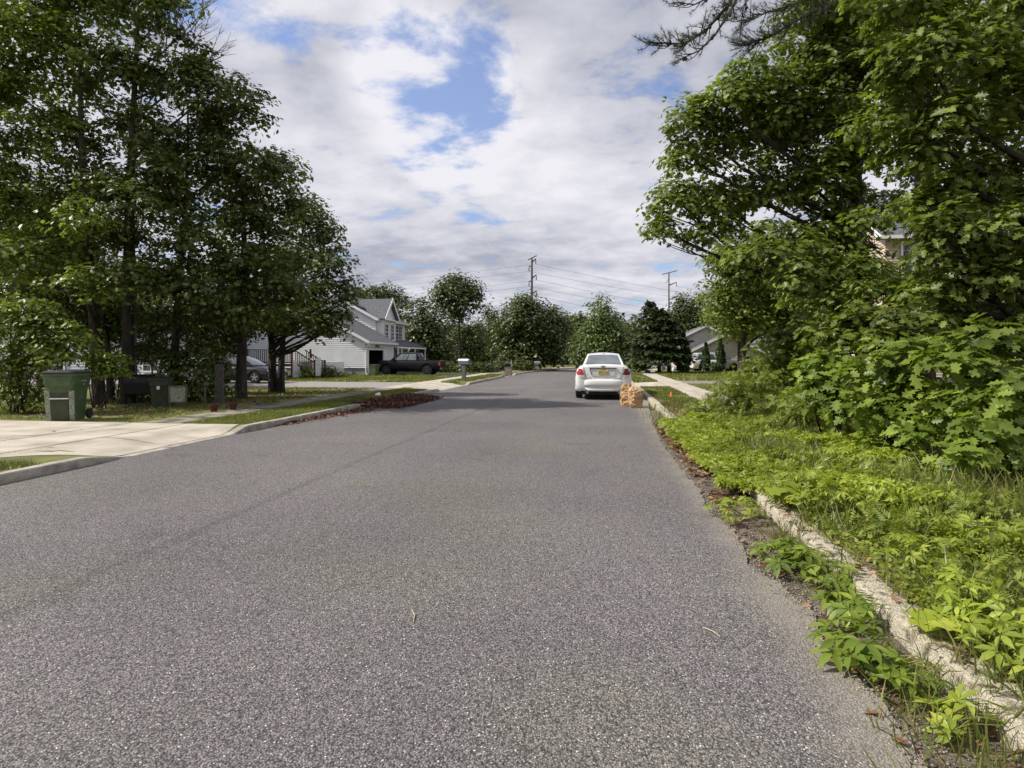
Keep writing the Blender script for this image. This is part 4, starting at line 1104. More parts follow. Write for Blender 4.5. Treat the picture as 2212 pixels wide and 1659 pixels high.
def sed_detail():
    r = sedan
    def Y(z): return -2.40
    # trunk lid seams (thin dark strips following the rear face)
    def face_y(x, z):
        # outer surface of the tail at (x,z): solve against the loft rows
        best = None
        for (y, zt, w, zb) in catmull(sed_prof, 16):
            if zb <= z <= zt - .0:
                h = zt - zb; f = (z - zb) / h
                ww = w * (.985 if f < .5 else (1.0 if f < .76 else .95))
                if abs(x) <= ww * (0.97 if f < .95 else .9): return y
        return -2.0
    def strip(mb, pts, w=.012, off=.006):
        for a, b in zip(pts, pts[1:]):
            A = Vector((a[0], face_y(*a) - off, a[1])); B = Vector((b[0], face_y(*b) - off, b[1]))
            mb.beam(A, B, w, .006, up=(0, 1, 0))
    s = MB()
    strip(s, [(-.62, 1.05), (-.61, .95), (-.57, .80), (-.53, .68), (-.30, .645), (0, .64), (.30, .645), (.53, .68), (.57, .80), (.61, .95), (.62, 1.05)], .010)
    s.build('boot_seam', M['shut'], r)
    # plate recess
    q = MB(); yy = -2.415
    q.hexa([(-.42, yy, 1.0), (.40, yy, 1.0), (.33, yy, .76), (-.35, yy, .76)], [(-.42, yy + .12, 1.0), (.40, yy + .12, 1.0), (.33, yy + .12, .76), (-.35, yy + .12, .76)])
    q.build('plate_recess', M['recess'], r, fix=True)
    q = MB(); q.box(-.43, .41, yy - .02, yy + .08, .995, 1.02); q.beam((-.42, yy - .004, .99), (-.36, yy - .004, .79), .022, .01, up=(0, 1, 0)); q.build('boot_handle', M['shut'], r, fix=True)
    q = MB(); q.box(-.165, .155, yy - .012, yy - .002, .805, .975)
    pl = q.build('number_plate', M['plate'], r, fix=True, bevel=.004)
    def text(t, size, x, z, y, m, parent, ext=.002):
        cu = bpy.data.curves.new('t', 'FONT'); cu.body = t; cu.size = size; cu.extrude = ext; cu.align_x = 'CENTER'; cu.align_y = 'CENTER'
        o = bpy.data.objects.new('tmp', cu); COL.objects.link(o)
        dg = bpy.context.evaluated_depsgraph_get(); me = bpy.data.meshes.new_from_object(o.evaluated_get(dg)); bpy.data.objects.remove(o, do_unlink=True)
        me.transform(Matrix.Translation((x, y, z)) @ Matrix.Rotation(math.pi / 2, 4, 'X'))
        return link('lettering', me, m, parent)
    text('ZPG 41J', .085, -.005, .875, yy - .014, M['ink'], pl)
    text('NEW JERSEY', .03, -.005, .952, yy - .014, M['ink'], pl); text('GARDEN STATE', .022, -.005, .818, yy - .014, M['ink'], pl)
    text('SE', .05, -.50, .80, -2.42, M['chrome'], r); text('V6', .04, .50, .80, -2.42, M['chrome'], r)
    # oval badge
    q = MB(); q.v = [(0.075 * math.cos(a) + 0.0, -2.425, 1.055 + .03 * math.sin(a)) for a in np.linspace(0, 2 * math.pi, 24, endpoint=False)] + [(0.068 * math.cos(a), -2.432, 1.055 + .025 * math.sin(a)) for a in np.linspace(0, 2 * math.pi, 24, endpoint=False)]
    q.f = [(k, (k + 1) % 24, 24 + (k + 1) % 24, 24 + k) for k in range(24)] + [tuple(range(24, 48))]; q.mi = [0] * 25
    q.build('badge', M['chrome'], r, fix=True)
    # lamps: wrap-round clusters on both corners
    for sgn in (-1, 1):
        def lampgrid(nm, zlo, zhi, m, xi_lo, xi_hi, xo_lo, xo_hi, ysh=0.0):
            q = MB(); nu, nv = 8, 4
            for j in range(nv + 1):
                v = j / nv; z = zlo + (zhi - zlo) * v
                xi = xi_lo + (xi_hi - xi_lo) * v; xo = xo_lo + (xo_hi - xo_lo) * v
                for i in range(nu + 1):
                    x = xi + (xo - xi) * i / nu
                    q.v.append((sgn * (x + .004), face_y(x, min(z, 1.05)) - .014 - ysh, z))
            for j in range(nv):
                for i in range(nu): a = j * (nu + 1) + i; q.f.append((a, a + 1, a + nu + 2, a + nu + 1)); q.mi.append(0)
            return q.build(nm, m, r, smooth=True, fix=True)
        lampgrid('tail_light', .79, .985, M['redlens'] if sgn < 0 else M['redlensshade'], .60, .665, .868, .775)  # right lamp takes the lens copy with shade in its colour
        lampgrid('reversing_light', .70, .786, M['clearlens'], .575, .60, .872, .868)
        # exhausts
        q = MB(); q.lathe([(.055, -2.40), (.055, -2.05), (.001, -2.05)], (sgn * .50, 0, .25), n=14, axis='y'); q.build('exhaust', M['chrome'], r)
        q = MB(); q.beam((sgn * .80, .66, .97), (sgn * .93, .64, .99), .05, .06); q.hexa([(sgn * .88, .60, .95), (sgn * 1.0, .60, .96), (sgn * 1.0, .68, .96), (sgn * .88, .68, .95)], [(sgn * .88, .60, 1.06), (sgn * .98, .60, 1.07), (sgn * .97, .66, 1.06), (sgn * .88, .66, 1.06)])
        q.build('mirror', M['black'], r, fix=True)
    # bumper
    rows = [(z, y, w) for z, y, w in ((.66, -2.36, .80), (.645, -2.455, .80), (.60, -2.475, .845), (.50, -2.478, .86), (.44, -2.465, .865), (.425, -2.435, .865), (.36, -2.43, .86), (.335, -2.45, .85), (.29, -2.44, .84), (.27, -2.36, .84))]
    q = MB(); nn = 16
    for z, y, w in rows:
        for i in range(nn + 1):
            u = i / nn * 2 - 1
            xx = w * math.copysign(abs(u) ** .85, u); yy2 = y + (abs(u) ** 4) * .34 + .03 * u * u
            wrap = 1.03 if abs(u) == 1 else 1
            cut = .055 if (z < .34 and .50 < abs(xx) / 1.0 < .66) else 0
            q.v.append((xx * (w * .0 + 1.0) + (.03 * u if abs(u) > .9 else 0), yy2, z + cut))
    for j in range(len(rows) - 1):
        for i in range(nn): a = j * (nn + 1) + i; q.f.append((a, a + 1, a + nn + 2, a + nn + 1)); q.mi.append(0)
    q.build('bumper', M['paint_white'], r, smooth=True, fix=True)
    q = MB(); q.box(-.70, .70, -2.30, 2.1, .17, .30); q.build('underbody', M['black'], r, fix=True)
    # high brake light, stickers on the rear window, antenna
    q = MB(); q.box(-.62, -.55, -1.675, -1.66, 1.08, 1.15); q.build('sticker', M['white'], r, fix=True)
    q = MB(); q.box(-.02, .06, -1.0, -.9, 1.44, 1.475); q.build('antenna', M['black'], r, fix=True)
    # front lamps
    for sgn in (-1, 1):
        q = MB(); q.hexa([(sgn * .55, 2.25, .60), (sgn * .80, 2.10, .62), (sgn * .80, 2.10, .74), (sgn * .55, 2.25, .72)], [(sgn * .56, 2.42, .60), (sgn * .82, 2.22, .62), (sgn * .82, 2.20, .74), (sgn * .56, 2.38, .72)]); q.build('headlight', M['clearlens'], r, fix=True)
sed_detail()

# black pickup in the driveway of the white house, nose to the garage
pk_prof = [(-2.85, 1.05, .88, .50), (-2.80, 1.17, .94, .44), (-2.4, 1.18, .965, .40), (-1.2, 1.18, .97, .38), (0, 1.18, .975, .36), (1.0, 1.19, .975, .38), (1.3, 1.19, .975, .38), (2.0, 1.20, .965, .40), (2.6, 1.16, .95, .42), (2.82, 1.02, .90, .46), (2.86, .80, .86, .54)]
pk_cab = dict(belt=(-.98, 1.50, 1.16), wbelt=(.90, .88), roof=(-.84, .60, 1.82), wroof=(.70, .70), zbf=1.16, sides=((.07, .40), (.44, .86)))
pc = G(886, 809.3)
pick, pb, _ = car('pickup_truck', (pc.x, pc.y, VZ + .006), math.radians(90), 'black crew cab pickup truck parked outside the open garage', 'pickup truck', pk_prof, pk_cab, (-1.75, 1.78), M['paint_black'], M['rimdark'], .41, .27, 0.90)
def pk():
    r = pick
    for s in (-1, 1):
        q = MB(); q.box(s * .93 - .04, s * .93 + .04, -2.865, -2.70, .78, 1.06); q.build('tail_light', M['redlens'], r, fix=True)
        q = MB(); q.box(s * .72 - .12, s * .72 + .12, 2.60, 2.80, .82, .96); q.build('headlight', M['clearlens'], r, fix=True)
        q = MB(); q.box(min(s * .95, s * 1.15), max(s * .95, s * 1.15), 1.0, 1.12, 1.12, 1.32); q.build('mirror', M['black'], r, fix=True)
        q = MB(); q.box(s * .90 - .03, s * .90 + .03, -2.72, -.98, 1.19, 1.215); q.build('bed_rail', M['black'], r, fix=True)
    q = MB(); q.box(-.88, .88, -2.98, -2.80, .46, .62); q.build('bumper', M['chrome'], r, fix=True)
    q = MB(); q.box(-.60, .60, -2.6, 2.5, .26, .42); q.build('underbody', M['black'], r, fix=True)
    q = MB(); q.box(-.80, .80, -2.70, -1.0, 1.192, 1.205); q.build('bed_cover', M['black'], r, fix=True)
pk()
# white SUV on the right
suv_prof = [(-2.42, .80, .74, .42), (-2.38, 1.05, .86, .32), (-2.1, 1.08, .92, .26), (-1.2, 1.08, .95, .24), (0, 1.08, .955, .24), (1.0, 1.08, .955, .24), (1.6, 1.04, .93, .26), (2.1, .98, .88, .30), (2.42, .80, .74, .38)]
suv_cab = dict(belt=(-2.22, 1.22, 1.06), wbelt=(.78, .80), roof=(-1.90, .52, 1.72), wroof=(.64, .64), zbf=1.06, sides=((.05, .26), (.30, .58), (.62, .88)))
sv = G(1545, 802.5)
suv, _, _ = car('suv', (sv.x, sv.y, VZ), math.radians(-79), 'white utility vehicle parked behind the small evergreens in front of the beige house', 'car', suv_prof, suv_cab, (-1.45, 1.42), M['paint_white'], M['rimdark'], .385, .25, 0.98)
for s in (-1, 1):
    q = MB(); q.hexa([(s * .62, 2.0, .76), (s * .86, 1.8, .76), (s * .86, 1.8, .86), (s * .62, 2.0, .86)], [(s * .62, 2.33, .76), (s * .86, 2.14, .76), (s * .86, 2.12, .86), (s * .62, 2.3, .86)]); q.build('headlight', M['clearlens'], suv, fix=True)
    q = MB(); q.box(s * .84 - .06, s * .84 + .06, -2.44, -2.2, .78, 1.0); q.build('tail_light', M['redlens'], suv, fix=True)
q = MB(); q.box(-.4, .4, 2.30, 2.44, .56, .72); q.build('grille', M['black'], suv, fix=True)
q = MB(); q.box(-.78, .78, -2.2, 2.25, .20, .33); q.build('underbody', M['black'], suv, fix=True)
# dark saloon behind the left trees
dc = G(520, 827.0)
dark, _, _ = car('parked_car', (dc.x, dc.y, VZ + .006), math.radians(-90), 'dark grey car parked in the driveway behind the left tree trunks', 'car', sed_prof, sed_cab, (-1.38, 1.36), M['paint_dark'], M['rim'], .325, .215, 0.95, soft=True)
for s in (-1, 1):
    q = MB(); q.hexa([(s * .52, 2.25, .62), (s * .80, 2.05, .62), (s * .80, 2.05, .74), (s * .52, 2.25, .74)], [(s * .54, 2.44, .62), (s * .82, 2.24, .62), (s * .82, 2.20, .74), (s * .54, 2.38, .74)]); q.build('headlight', M['clearlens'], dark, fix=True)
q = MB(); q.box(-.16, .16, 2.42, 2.46, .46, .60); q.build('number_plate', M['white'], dark, fix=True)
q = MB(); q.box(-.70, .70, -2.2, 2.1, .17, .30); q.build('underbody', M['black'], dark, fix=True)

# ------------------------------------------------------------------ bins
def wheelie(loc, rz, label, m, sc=1.0, lid=True, detail=True, lidmat=None):
    r = empty('wheeled_bin', loc, rz, label, 'bin'); r.scale = (sc,) * 3
    def ring(w, d, z, k=.06, dy=0):
        pts = []
        for cx, cy, a0 in ((w / 2 - k, d / 2 - k, 0), (-w / 2 + k, d / 2 - k, 90), (-w / 2 + k, -d / 2 + k, 180), (w / 2 - k, -d / 2 + k, 270)):
            for j in range(5):
                a = math.radians(a0 + j * 22.5); pts.append((cx + k * math.cos(a), cy + k * math.sin(a) + dy, z))
        return pts
    # x = width (0.66), y = depth (0.80): front towards -y, wheels at +y
    b = MB(); b.loft([ring(.50, .56, 0, .05), ring(.51, .58, .05, .05), ring(.57, .70, .62, .07, .0), ring(.59, .75, .78, .07), ring(.64, .82, .86, .07), ring(.66, .84, 1.02, .07), ring(.665, .845, 1.03, .07), ring(.71, .90, 1.035, .07), ring(.71, .90, 1.085, .07), ring(.68, .87, 1.09, .07)])
    bo = b.build('body', m, r, fix=True, smooth=False)
    if detail:
        q = MB()        # two scuffed corner skids on the front, with the recessed lift bar between them
        for s in (-1, 1):
          q = MB(); q.hexa([(s * .235 - .05, -.30, 0), (s * .235 + .05, -.30, 0), (s * .235 + .05, -.26, 0), (s * .235 - .05, -.26, 0)], [(s * .25 - .05, -.375, .70), (s * .25 + .05, -.375, .70), (s * .25 + .05, -.33, .70), (s * .25 - .05, -.33, .70)])
          q.build('skid', M['scuff'], bo, fix=True)
        q = MB(); q.hexa([(-.17, -.305, .0), (.17, -.305, .0), (.17, -.25, .0), (-.17, -.25, .0)], [(-.17, -.358, .66), (.17, -.358, .66), (.17, -.30, .66), (-.17, -.30, .66)])
        q.build('lift_recess', M['binold'], bo, fix=True)
        q = MB(); q.tube([(-.19, -.372, .52), (.19, -.372, .52)], .014, 8); q.build('lift_bar', M['trim'], bo)
        q = MB(); q.hexa([(-.24, -.40, .80), (.24, -.40, .80), (.24, -.37, .80), (-.24, -.37, .80)], [(-.31, -.455, 1.03), (.31, -.455, 1.03), (.31, -.40, 1.03), (-.31, -.40, 1.03)])
        q.build('handle_pocket', m, bo, fix=True)
        # moulded marks on the side: faded stamp
        q = MB(); x = .335
        q.hexa([(x, -.12, .93), (x, .16, .93), (x - .01, .14, .895), (x - .01, -.08, .895)], [(x + .006, -.12, .93), (x + .006, .16, .93), (x - .002, .14, .895), (x - .002, -.08, .895)])
        q.hexa([(x - .006, -.02, .855), (x - .006, .10, .855), (x - .016, .08, .815), (x - .016, .0, .815)], [(x + .003, -.02, .855), (x + .003, .10, .855), (x - .007, .08, .815), (x - .007, .0, .815)])
        q.build('stamp', M['scuff'], bo, fix=True)
    for s in (-1, 1):
        q = MB(); q.lathe([(.03, -.03), (.12, -.03), (.125, 0), (.12, .03), (.03, .03)], (s * .30, .36, .125), n=20, axis='x'); q.build('wheel', M['tyre'], r)
    if lid:
        q = MB(); q.loft([ring(.72, .91, 1.092, .08), ring(.72, .91, 1.12, .08), ring(.60, .78, 1.155, .1), ring(.3, .4, 1.165, .1)])
        q.tube([(-.25, .47, 1.10), (.25, .47, 1.10)], .02, 8)
        q.build('lid', lidmat or M['binlid'], r, fix=True, smooth=False)
    return r
bp = G(143, 908.5)
wheelie((bp.x - .12, bp.y + .15, VZ), math.radians(20), 'green wheeled bin with scuffed corners standing at the driveway edge', M['bin'], 0.93)
wheelie(G(809, 813.0), math.radians(75), 'small green wheeled bin with a black lid beside the open garage', M['bin'], 0.72, detail=False)
wb = G(331, 882)
wheelie((wb.x, wb.y + .3, VZ), math.radians(25), 'dark bin with a white sticker in the shade under the left trees', M['binold'], 0.72, detail=False)
q = MB(); q.box(-.05, .05, -.445, -.43, .70, .82)
st = bpy.data.objects[[o.name for o in bpy.data.objects if o.get('label', '').startswith('dark bin')][0]]
q.build('sticker', M['white'], st, fix=True)

# ------------------------------------------------------------------ clutter in the shade of the left trees
def clutter():
    p = G(384, 884); r = empty('framed_panel', p, math.radians(8), 'small grey framed panel leaning among the shaded trunks', 'panel')
    q = MB(); q.box(-.24, .24, -.02, .02, .16, .20); q.box(-.24, .24, -.02, .02, .58, .62); q.box(-.24, -.20, -.02, .02, .20, .58); q.box(.20, .24, -.02, .02, .20, .58); q.box(-.22, -.19, -.012, .012, 0, .16); q.box(.19, .22, -.012, .012, 0, .16); q.build('frame', M['shadewood'], r, fix=True)
    q = MB(); q.box(-.20, .20, -.01, .01, .20, .58); q.build('backing', M['scuff'], r, fix=True)
    p = G(443, 879); r = empty('stake', p, 0, 'pale round topped stake standing in the shaded lawn', 'post')
    q = MB(); q.tube([(0, 0, -.05), (0, 0, .55), (0.01, 0, .60)], [.025, .025, .05], 8); q.tube([(0, 0, .58), (0, 0, .68)], [.05, .035], 8); q.build('pole', M['shadewood'], r)
    p = G(474, 874); r = empty('louvered_shutter', p, math.radians(-12), 'weathered louvered shutter standing upright beside a tree trunk', 'shutter')
    q = MB(); q.box(-.15, -.12, -.02, .02, 0, 1.15); q.box(.12, .15, -.02, .02, 0, 1.15); q.box(-.12, .12, -.02, .02, 0, .05); q.box(-.12, .12, -.02, .02, 1.10, 1.15); q.build('frame', M['shadewood'], r, fix=True)
    q = MB()
    for i in range(20): z = .06 + i * .052; q.hexa([(-.12, -.02, z), (.12, -.02, z), (.12, -.012, z), (-.12, -.012, z)], [(-.12, .012, z + .045), (.12, .012, z + .045), (.12, .02, z + .045), (-.12, .02, z + .045)])
    q.build('slats', M['shadewood'], r, fix=True)
    for (x, y, t) in ((462, 890, 'red flower pot lying nearest the driveway under the left trees'), (503, 886, 'red flower pot beside the sidewalk, nearer the leaf pile')):
        p = G(x, y); r = empty('flower_pot', p, 0, t, 'flower pot', 'red flower pots under the left trees')
        q = MB(); q.lathe([(.07, 0), (.10, .15), (.115, .15), (.115, .19), (.10, .19), (.09, .14), (.001, .14)], n=16); q.build('pot', M['pot'], r)
    p = G(305, 872); r = empty('old_grill', p, .3, 'black covered box standing in deep shade between two trunks', 'grill')
    q = MB(); q.hexa([(-.4, -.25, .28), (.4, -.25, .28), (.4, .25, .28), (-.4, .25, .28)], [(-.42, -.27, .62), (.42, -.27, .62), (.42, .27, .62), (-.42, .27, .62)]); q.build('firebox', M['black'], r, fix=True, bevel=.03)
    q = MB(); q.tube([(-.40, 0, .62), (.40, 0, .62)], .24, 16); q.build('lid', M['binlid'], r)
    for sx in (-.35, .35):
        for sy in (-.2, .2): q = MB(); q.box(sx - .02, sx + .02, sy - .02, sy + .02, 0, .3); q.build('leg', M['black'], r, fix=True)
clutter()

# ------------------------------------------------------------------ mailboxes, posts, far street things
def mailbox(loc, rz, label, lidm, boxm, postm, h=1.05, thick=.10, s=1.0, tilt=0):
    r = empty('mailbox', loc, rz, label, 'mailbox'); r.scale = (s,) * 3
    q = MB(); q.hexa([(-thick / 2, -thick / 2, -.05), (thick / 2, -thick / 2, -.05), (thick / 2, thick / 2, -.05), (-thick / 2, thick / 2, -.05)], [(-thick / 2 + tilt, -thick / 2, h), (thick / 2 + tilt, -thick / 2, h), (thick / 2 + tilt, thick / 2, h), (-thick / 2 + tilt, thick / 2, h)]); q.build('post', postm, r, fix=True)
    w, L, z0 = .11 * 1.25, .30, h
    ring = [(-w, z0), (w, z0), (w, z0 + .18)] + [(w * math.cos(a), z0 + .18 + w * .75 * math.sin(a)) for a in np.linspace(0, math.pi, 10)[1:-1]] + [(-w, z0 + .18)]
    q = MB(); q.loft([[(x + tilt, y, z) for x, z in ring] for y in (-L, L)]); q.build('box', boxm, r, fix=True)
    # rotate so the long side faces the camera: box along local y
    q = MB(); top = [(w * 1.06 * math.cos(a), z0 + .185 + w * .82 * math.sin(a)) for a in np.linspace(.05, math.pi - .05, 12)]
    q.loft([[(x + tilt, y, z) for x, z in top] + [(x * .96 + tilt, y, z - .02) for x, z in top[::-1]] for y in (-L - .01, L + .01)]); q.build('cover', lidm, r, fix=True)
    q = MB(); q.box(w + tilt, w + .012 + tilt, .0, .10, z0 + .06, z0 + .11); q.build('flag', M['trim'], r, fix=True)
    return r
mailbox(G(1002, 819.5), math.radians(82), 'grey mailbox with a white top on a thick post beside the left kerb', M['trim'], M['mailbox'], M['post'], h=.88, thick=.20, s=1.05)
mailbox(G(1160, 801), math.radians(70), 'small dark mailbox on a leaning pale post, the far one on the left kerb', M['mailbox'], M['mailbox'], M['wood'], h=.62, thick=.09, s=1.0, tilt=.12)
r_ = empty('pillar', G(1098.5, 809.5), 0, 'short stone mailbox pillar beside the left sidewalk', 'mailbox pillar')
q = MB(); q.box(-.24, .24, -.24, .24, -.05, .62); q.build('pillar_shaft', M['brick'], r_, fix=True)
q = MB(); q.box(-.26, .26, -.26, .26, .62, .66); q.box(-.22, .22, -.24, .22, .66, .86); q.build('mail_compartment', M['black'], r_, fix=True)
q = MB(); q.box(-.27, .27, -.28, .27, .86, .90); q.build('cap', M['wood'], r_, fix=True)
q = MB(); q.box(.235, .26, -.3, -.27, .62, 1.10); q.build('flag', M['trim'], r_, fix=True)
r_ = empty('street_sign', W(1233.5, 795, 82), 0, 'tiny white square sign far down the road on the left verge', 'sign')
r_.location.z = VZ
q = MB(); q.box(-.03, .03, -.02, .02, -.05, 1.0); q.build('post', M['wood'], r_, fix=True)
q = MB(); q.box(-.22, .22, -.03, -.02, .5, 1.0); q.build('sign_panel', M['white'], r_, fix=True)
# right yard
def yard():
    r = empty('shelf_frame', G(1431, 801.5), 0, 'small white open frame standing on the right lawn by the evergreens', 'frame')
    q = MB()
    for x in (-.32, .32): q.box(x - .035, x + .035, -.03, .03, 0, .72)
    q.box(-.285, .285, -.03, .03, .65, .72); q.box(-.285, -.10, -.03, .03, .42, .47); q.box(-.285, -.10, -.03, .03, .18, .23); q.box(-.10, -.05, -.03, .03, 0, .65)
    q.build('frame', M['trim'], r, fix=True)
    q = MB(); q.box(-.05, .285, -.012, .012, .1, .63); q.build('backing', M['found'], r, fix=True)
    r = empty('tree_stump', G(1445, 804.5), 0, 'short tree stump on the right lawn between the white frame and the white jug', 'stump')
    q = MB(); q.lathe([(.22, -.03), (.17, .12), (.155, .5), (.15, .62), (.001, .64)], n=12); q.build('wood', M['bark'], r, smooth=True)
    r = empty('plastic_jug', G(1455, 803.5), 0, 'white plastic jug with a narrow neck standing beside the tree stump', 'jug')
    q = MB(); q.lathe([(.11, 0), (.13, .03), (.13, .25), (.09, .36), (.035, .42), (.035, .50), (.001, .50)], n=14); q.build('body', M['white'], r, smooth=True)
    r = empty('lawn_ornament', G(1400, 806), 0, 'small dark blue cloth bundle lying on the right lawn near the sidewalk', 'bundle')
    bm = bmesh.new(); bmesh.ops.create_icosphere(bm, subdivisions=3, radius=.22)
    for v in bm.verts: v.co = Vector((v.co.x * 1.2, v.co.y, max(-.1, v.co.z * .8))) * (1 + .35 * mnoise.noise(v.co * 6)) ; v.co.z += .09
    me = bpy.data.meshes.new('cloth'); bm.to_mesh(me); bm.free(); link('cloth', me, M['blue'], r)
    r = empty('marker_flag', G(1450, 858.5), .2, 'small orange utility marker standing in the bare verge right of the paper bags', 'marker')
    q = MB(); q.lathe([(.085, 0), (.085, .012), (.055, .014), (.018, .19), (.001, .195)], n=14); q.build('cone', M['orange'], r)
yard()

# paper bags
def bag(loc, w, h, d, label, seed, rz, open_=False):
    r = empty('yard_waste_bag', loc, rz, label, 'paper bag', 'paper yard waste bags at the kerb')
    n, mlev = 72, 44; mb = MB(); rings = []
    for j in range(mlev + 1):
        t = j / mlev; z = h * t
        bulge = .90 + .14 * math.sin(math.pi * min(1, t * 1.05) ** .8)
        close = 1.0
        if t > .80: close = 1 - (.34 if open_ else .48) * ((t - .80) / .20) ** 1.8
        ring = []
        for k in range(n):
            a = 2 * math.pi * k / n
            ca, sa = math.cos(a), math.sin(a); e = .62
            x = math.copysign(abs(ca) ** e, ca) * w / 2; y = math.copysign(abs(sa) ** e, sa) * d / 2
            P = Vector((ca * 1.1, sa * 1.1, z * 7.0 + seed * 3))
            cr = .016 * mnoise.noise(Vector((ca * 1.3 + seed, sa * 1.3, z * 11 + ca * 2))) + .010 * mnoise.noise(Vector((ca * 4 + seed, sa * 4, z * 26))) + .035 * mnoise.noise(Vector((ca * 1.2, sa * 1.2 + seed, z * 3.5)))
            ridge = .012 * (1 - abs(mnoise.noise(Vector((ca * 2.2, sa * 2.2 + seed, z * 9 + sa * 2)))) * 4)
            fac = bulge * close + (cr + max(ridge, -.02)) / (w / 2) * min(1, t * 8 + .2)
            fold_ = (1 + .16 * math.sin(a * 5 + seed) * max(0, (t - .82) / .18))
            zz = z + (.035 * mnoise.noise(Vector((ca * 2, sa * 2, seed))) + .012 * math.sin(a * 2 + seed)) * max(0, (t - .7) / .3)
            ring.append((x * fac * fold_, y * fac * fold_, max(0.0, zz)))
        rings.append(ring)
    # mouth tucked inwards
    last = rings[-1]
    for s_, dz in ((.8, -.02), (.55, -.06), (.2, -.09)): rings.append([(x * s_, y * s_, z + dz) for x, y, z in last])
    mb.loft(rings)
    mb.build('bag', M['bag'], r, smooth=False, fix=True)
b1 = G(1374, 882, .018); bag((b1.x, b1.y + .2, .018), .37, .60, .33, 'front brown paper yard waste bag, bulging and creased, at the kerb behind the car', 1.3, .15)
b2 = G(1351, 879.5, .018); bag((b2.x + .04, b2.y + .34, .018), .33, .66, .32, 'rear brown paper yard waste bag, half hidden by the front bag, against the car', 4.1, -.2, True)

# ------------------------------------------------------------------ transmission poles and wires
def tpole(x, ytop, d, label, arms, r0, m, seed):
    b = W(x, HZ, d); b.z = VZ; top = W(x, ytop, d).z - VZ
    root = empty('transmission_pole', b, 0, label, 'utility pole')
    q = MB(); q.tube([(0, 0, -.3), (0, 0, top * .5), (0, 0, top)], [r0 * 1.5, r0 * 1.15, r0 * .8], 12); q.build('pole', m, root, smooth=True)
    tips = []
    for (yl, yr, lx, rx_) in arms:     # left and right tip rows, offsets in px
        for sg, yy, xx in ((-1, yl, lx), (1, yr, rx_)):
            if xx == 0: continue
            tip = W(x + xx, yy, d) - b; root_z = tip.z - abs(tip.x) * .30
            tip.y += sg * 2.2 * -1
            a = MB(); a.tube([(0, 0, root_z), tip], [.16, .09], 6); ao = a.build('arm', m, root)
            ins = MB(); e = tip + Vector((0, 0, -1.0)); ins.tube([tip, e], .06, 6); ins.tube([tip + Vector((0, 0, -.35)), tip + Vector((0, 0, -.5))], .13, 6); ins.tube([tip + Vector((0, 0, -.7)), tip + Vector((0, 0, -.85))], .13, 6)
            ins.build('insulator', M['steelgrey'], ao)
            tips.append(b + e)
    return root, tips
P1, tips1 = tpole(1149, 557, 120, 'tall dark red transmission pole with three pairs of slanting arms', [(572, 563, -9, 11), (605, 597, -9, 12), (640, 631, -9, 12)], .20, M['steel'], 1)
q = MB(); q.beam((-.9, .8, W(0, 560, 120).z - VZ), (1.0, -.8, W(0, 554, 120).z - VZ), .14, .14); q.build('arm', M['steel'], P1)
P2, tips2 = tpole(1445, 590, 150, 'thin grey transmission pole with a single top crossarm, rising beyond the right trees', [(614, 612, 0, 14), (645, 643, 0, 14)], .17, M['steelgrey'], 2)
q = MB(); zt = W(0, 591, 150).z - VZ; q.beam((-1.6, .6, zt - .1), (1.9, -.6, zt + .6), .16, .16); q.beam((0, 0, zt - 1.2), (-.7, .3, zt - 2.4), .09, .09); q.build('arm', M['steelgrey'], P2)
def wire(a, b, sag, label, grp):
    q = MB(); pts = []
    for i in range(25):
        t = i / 24; p = Vector(a).lerp(Vector(b), t); p.z -= 4 * sag * t * (1 - t); pts.append(p)
    q.tube(pts, .022, 4)
    o = q.build('power_line', M['wire']); tag(o, label, 'power line', grp)
names = ['top', 'middle', 'bottom']
for i, tp_ in enumerate(tips1):
    lv = names[i // 2]; sd_ = 'near' if i % 2 else 'far'
    y0 = (HZ - (tp_.z - EYE) * F / 120)
    wire(tp_, W(150, y0 + 52 + 2 * (i % 2), 150 + 6 * (i % 2)), 2.2, f'{lv} {sd_} power line running left from the dark red transmission pole', 'power lines left of the dark red pole')
    wire(tp_, W(1800, y0 + 92 + 3 * (i % 2), 175 + 6 * (i % 2)), 1.5, f'{lv} {sd_} power line running right from the dark red transmission pole', 'power lines right of the dark red pole')
for i, tp_ in enumerate(tips2):
    y0 = HZ - (tp_.z - EYE) * F / 150
    wire(tp_, W(1900, y0 + 30, 170), 1.2, f'{("upper", "lower")[i]} power line running right from the thin grey transmission pole', 'power lines right of the grey pole')

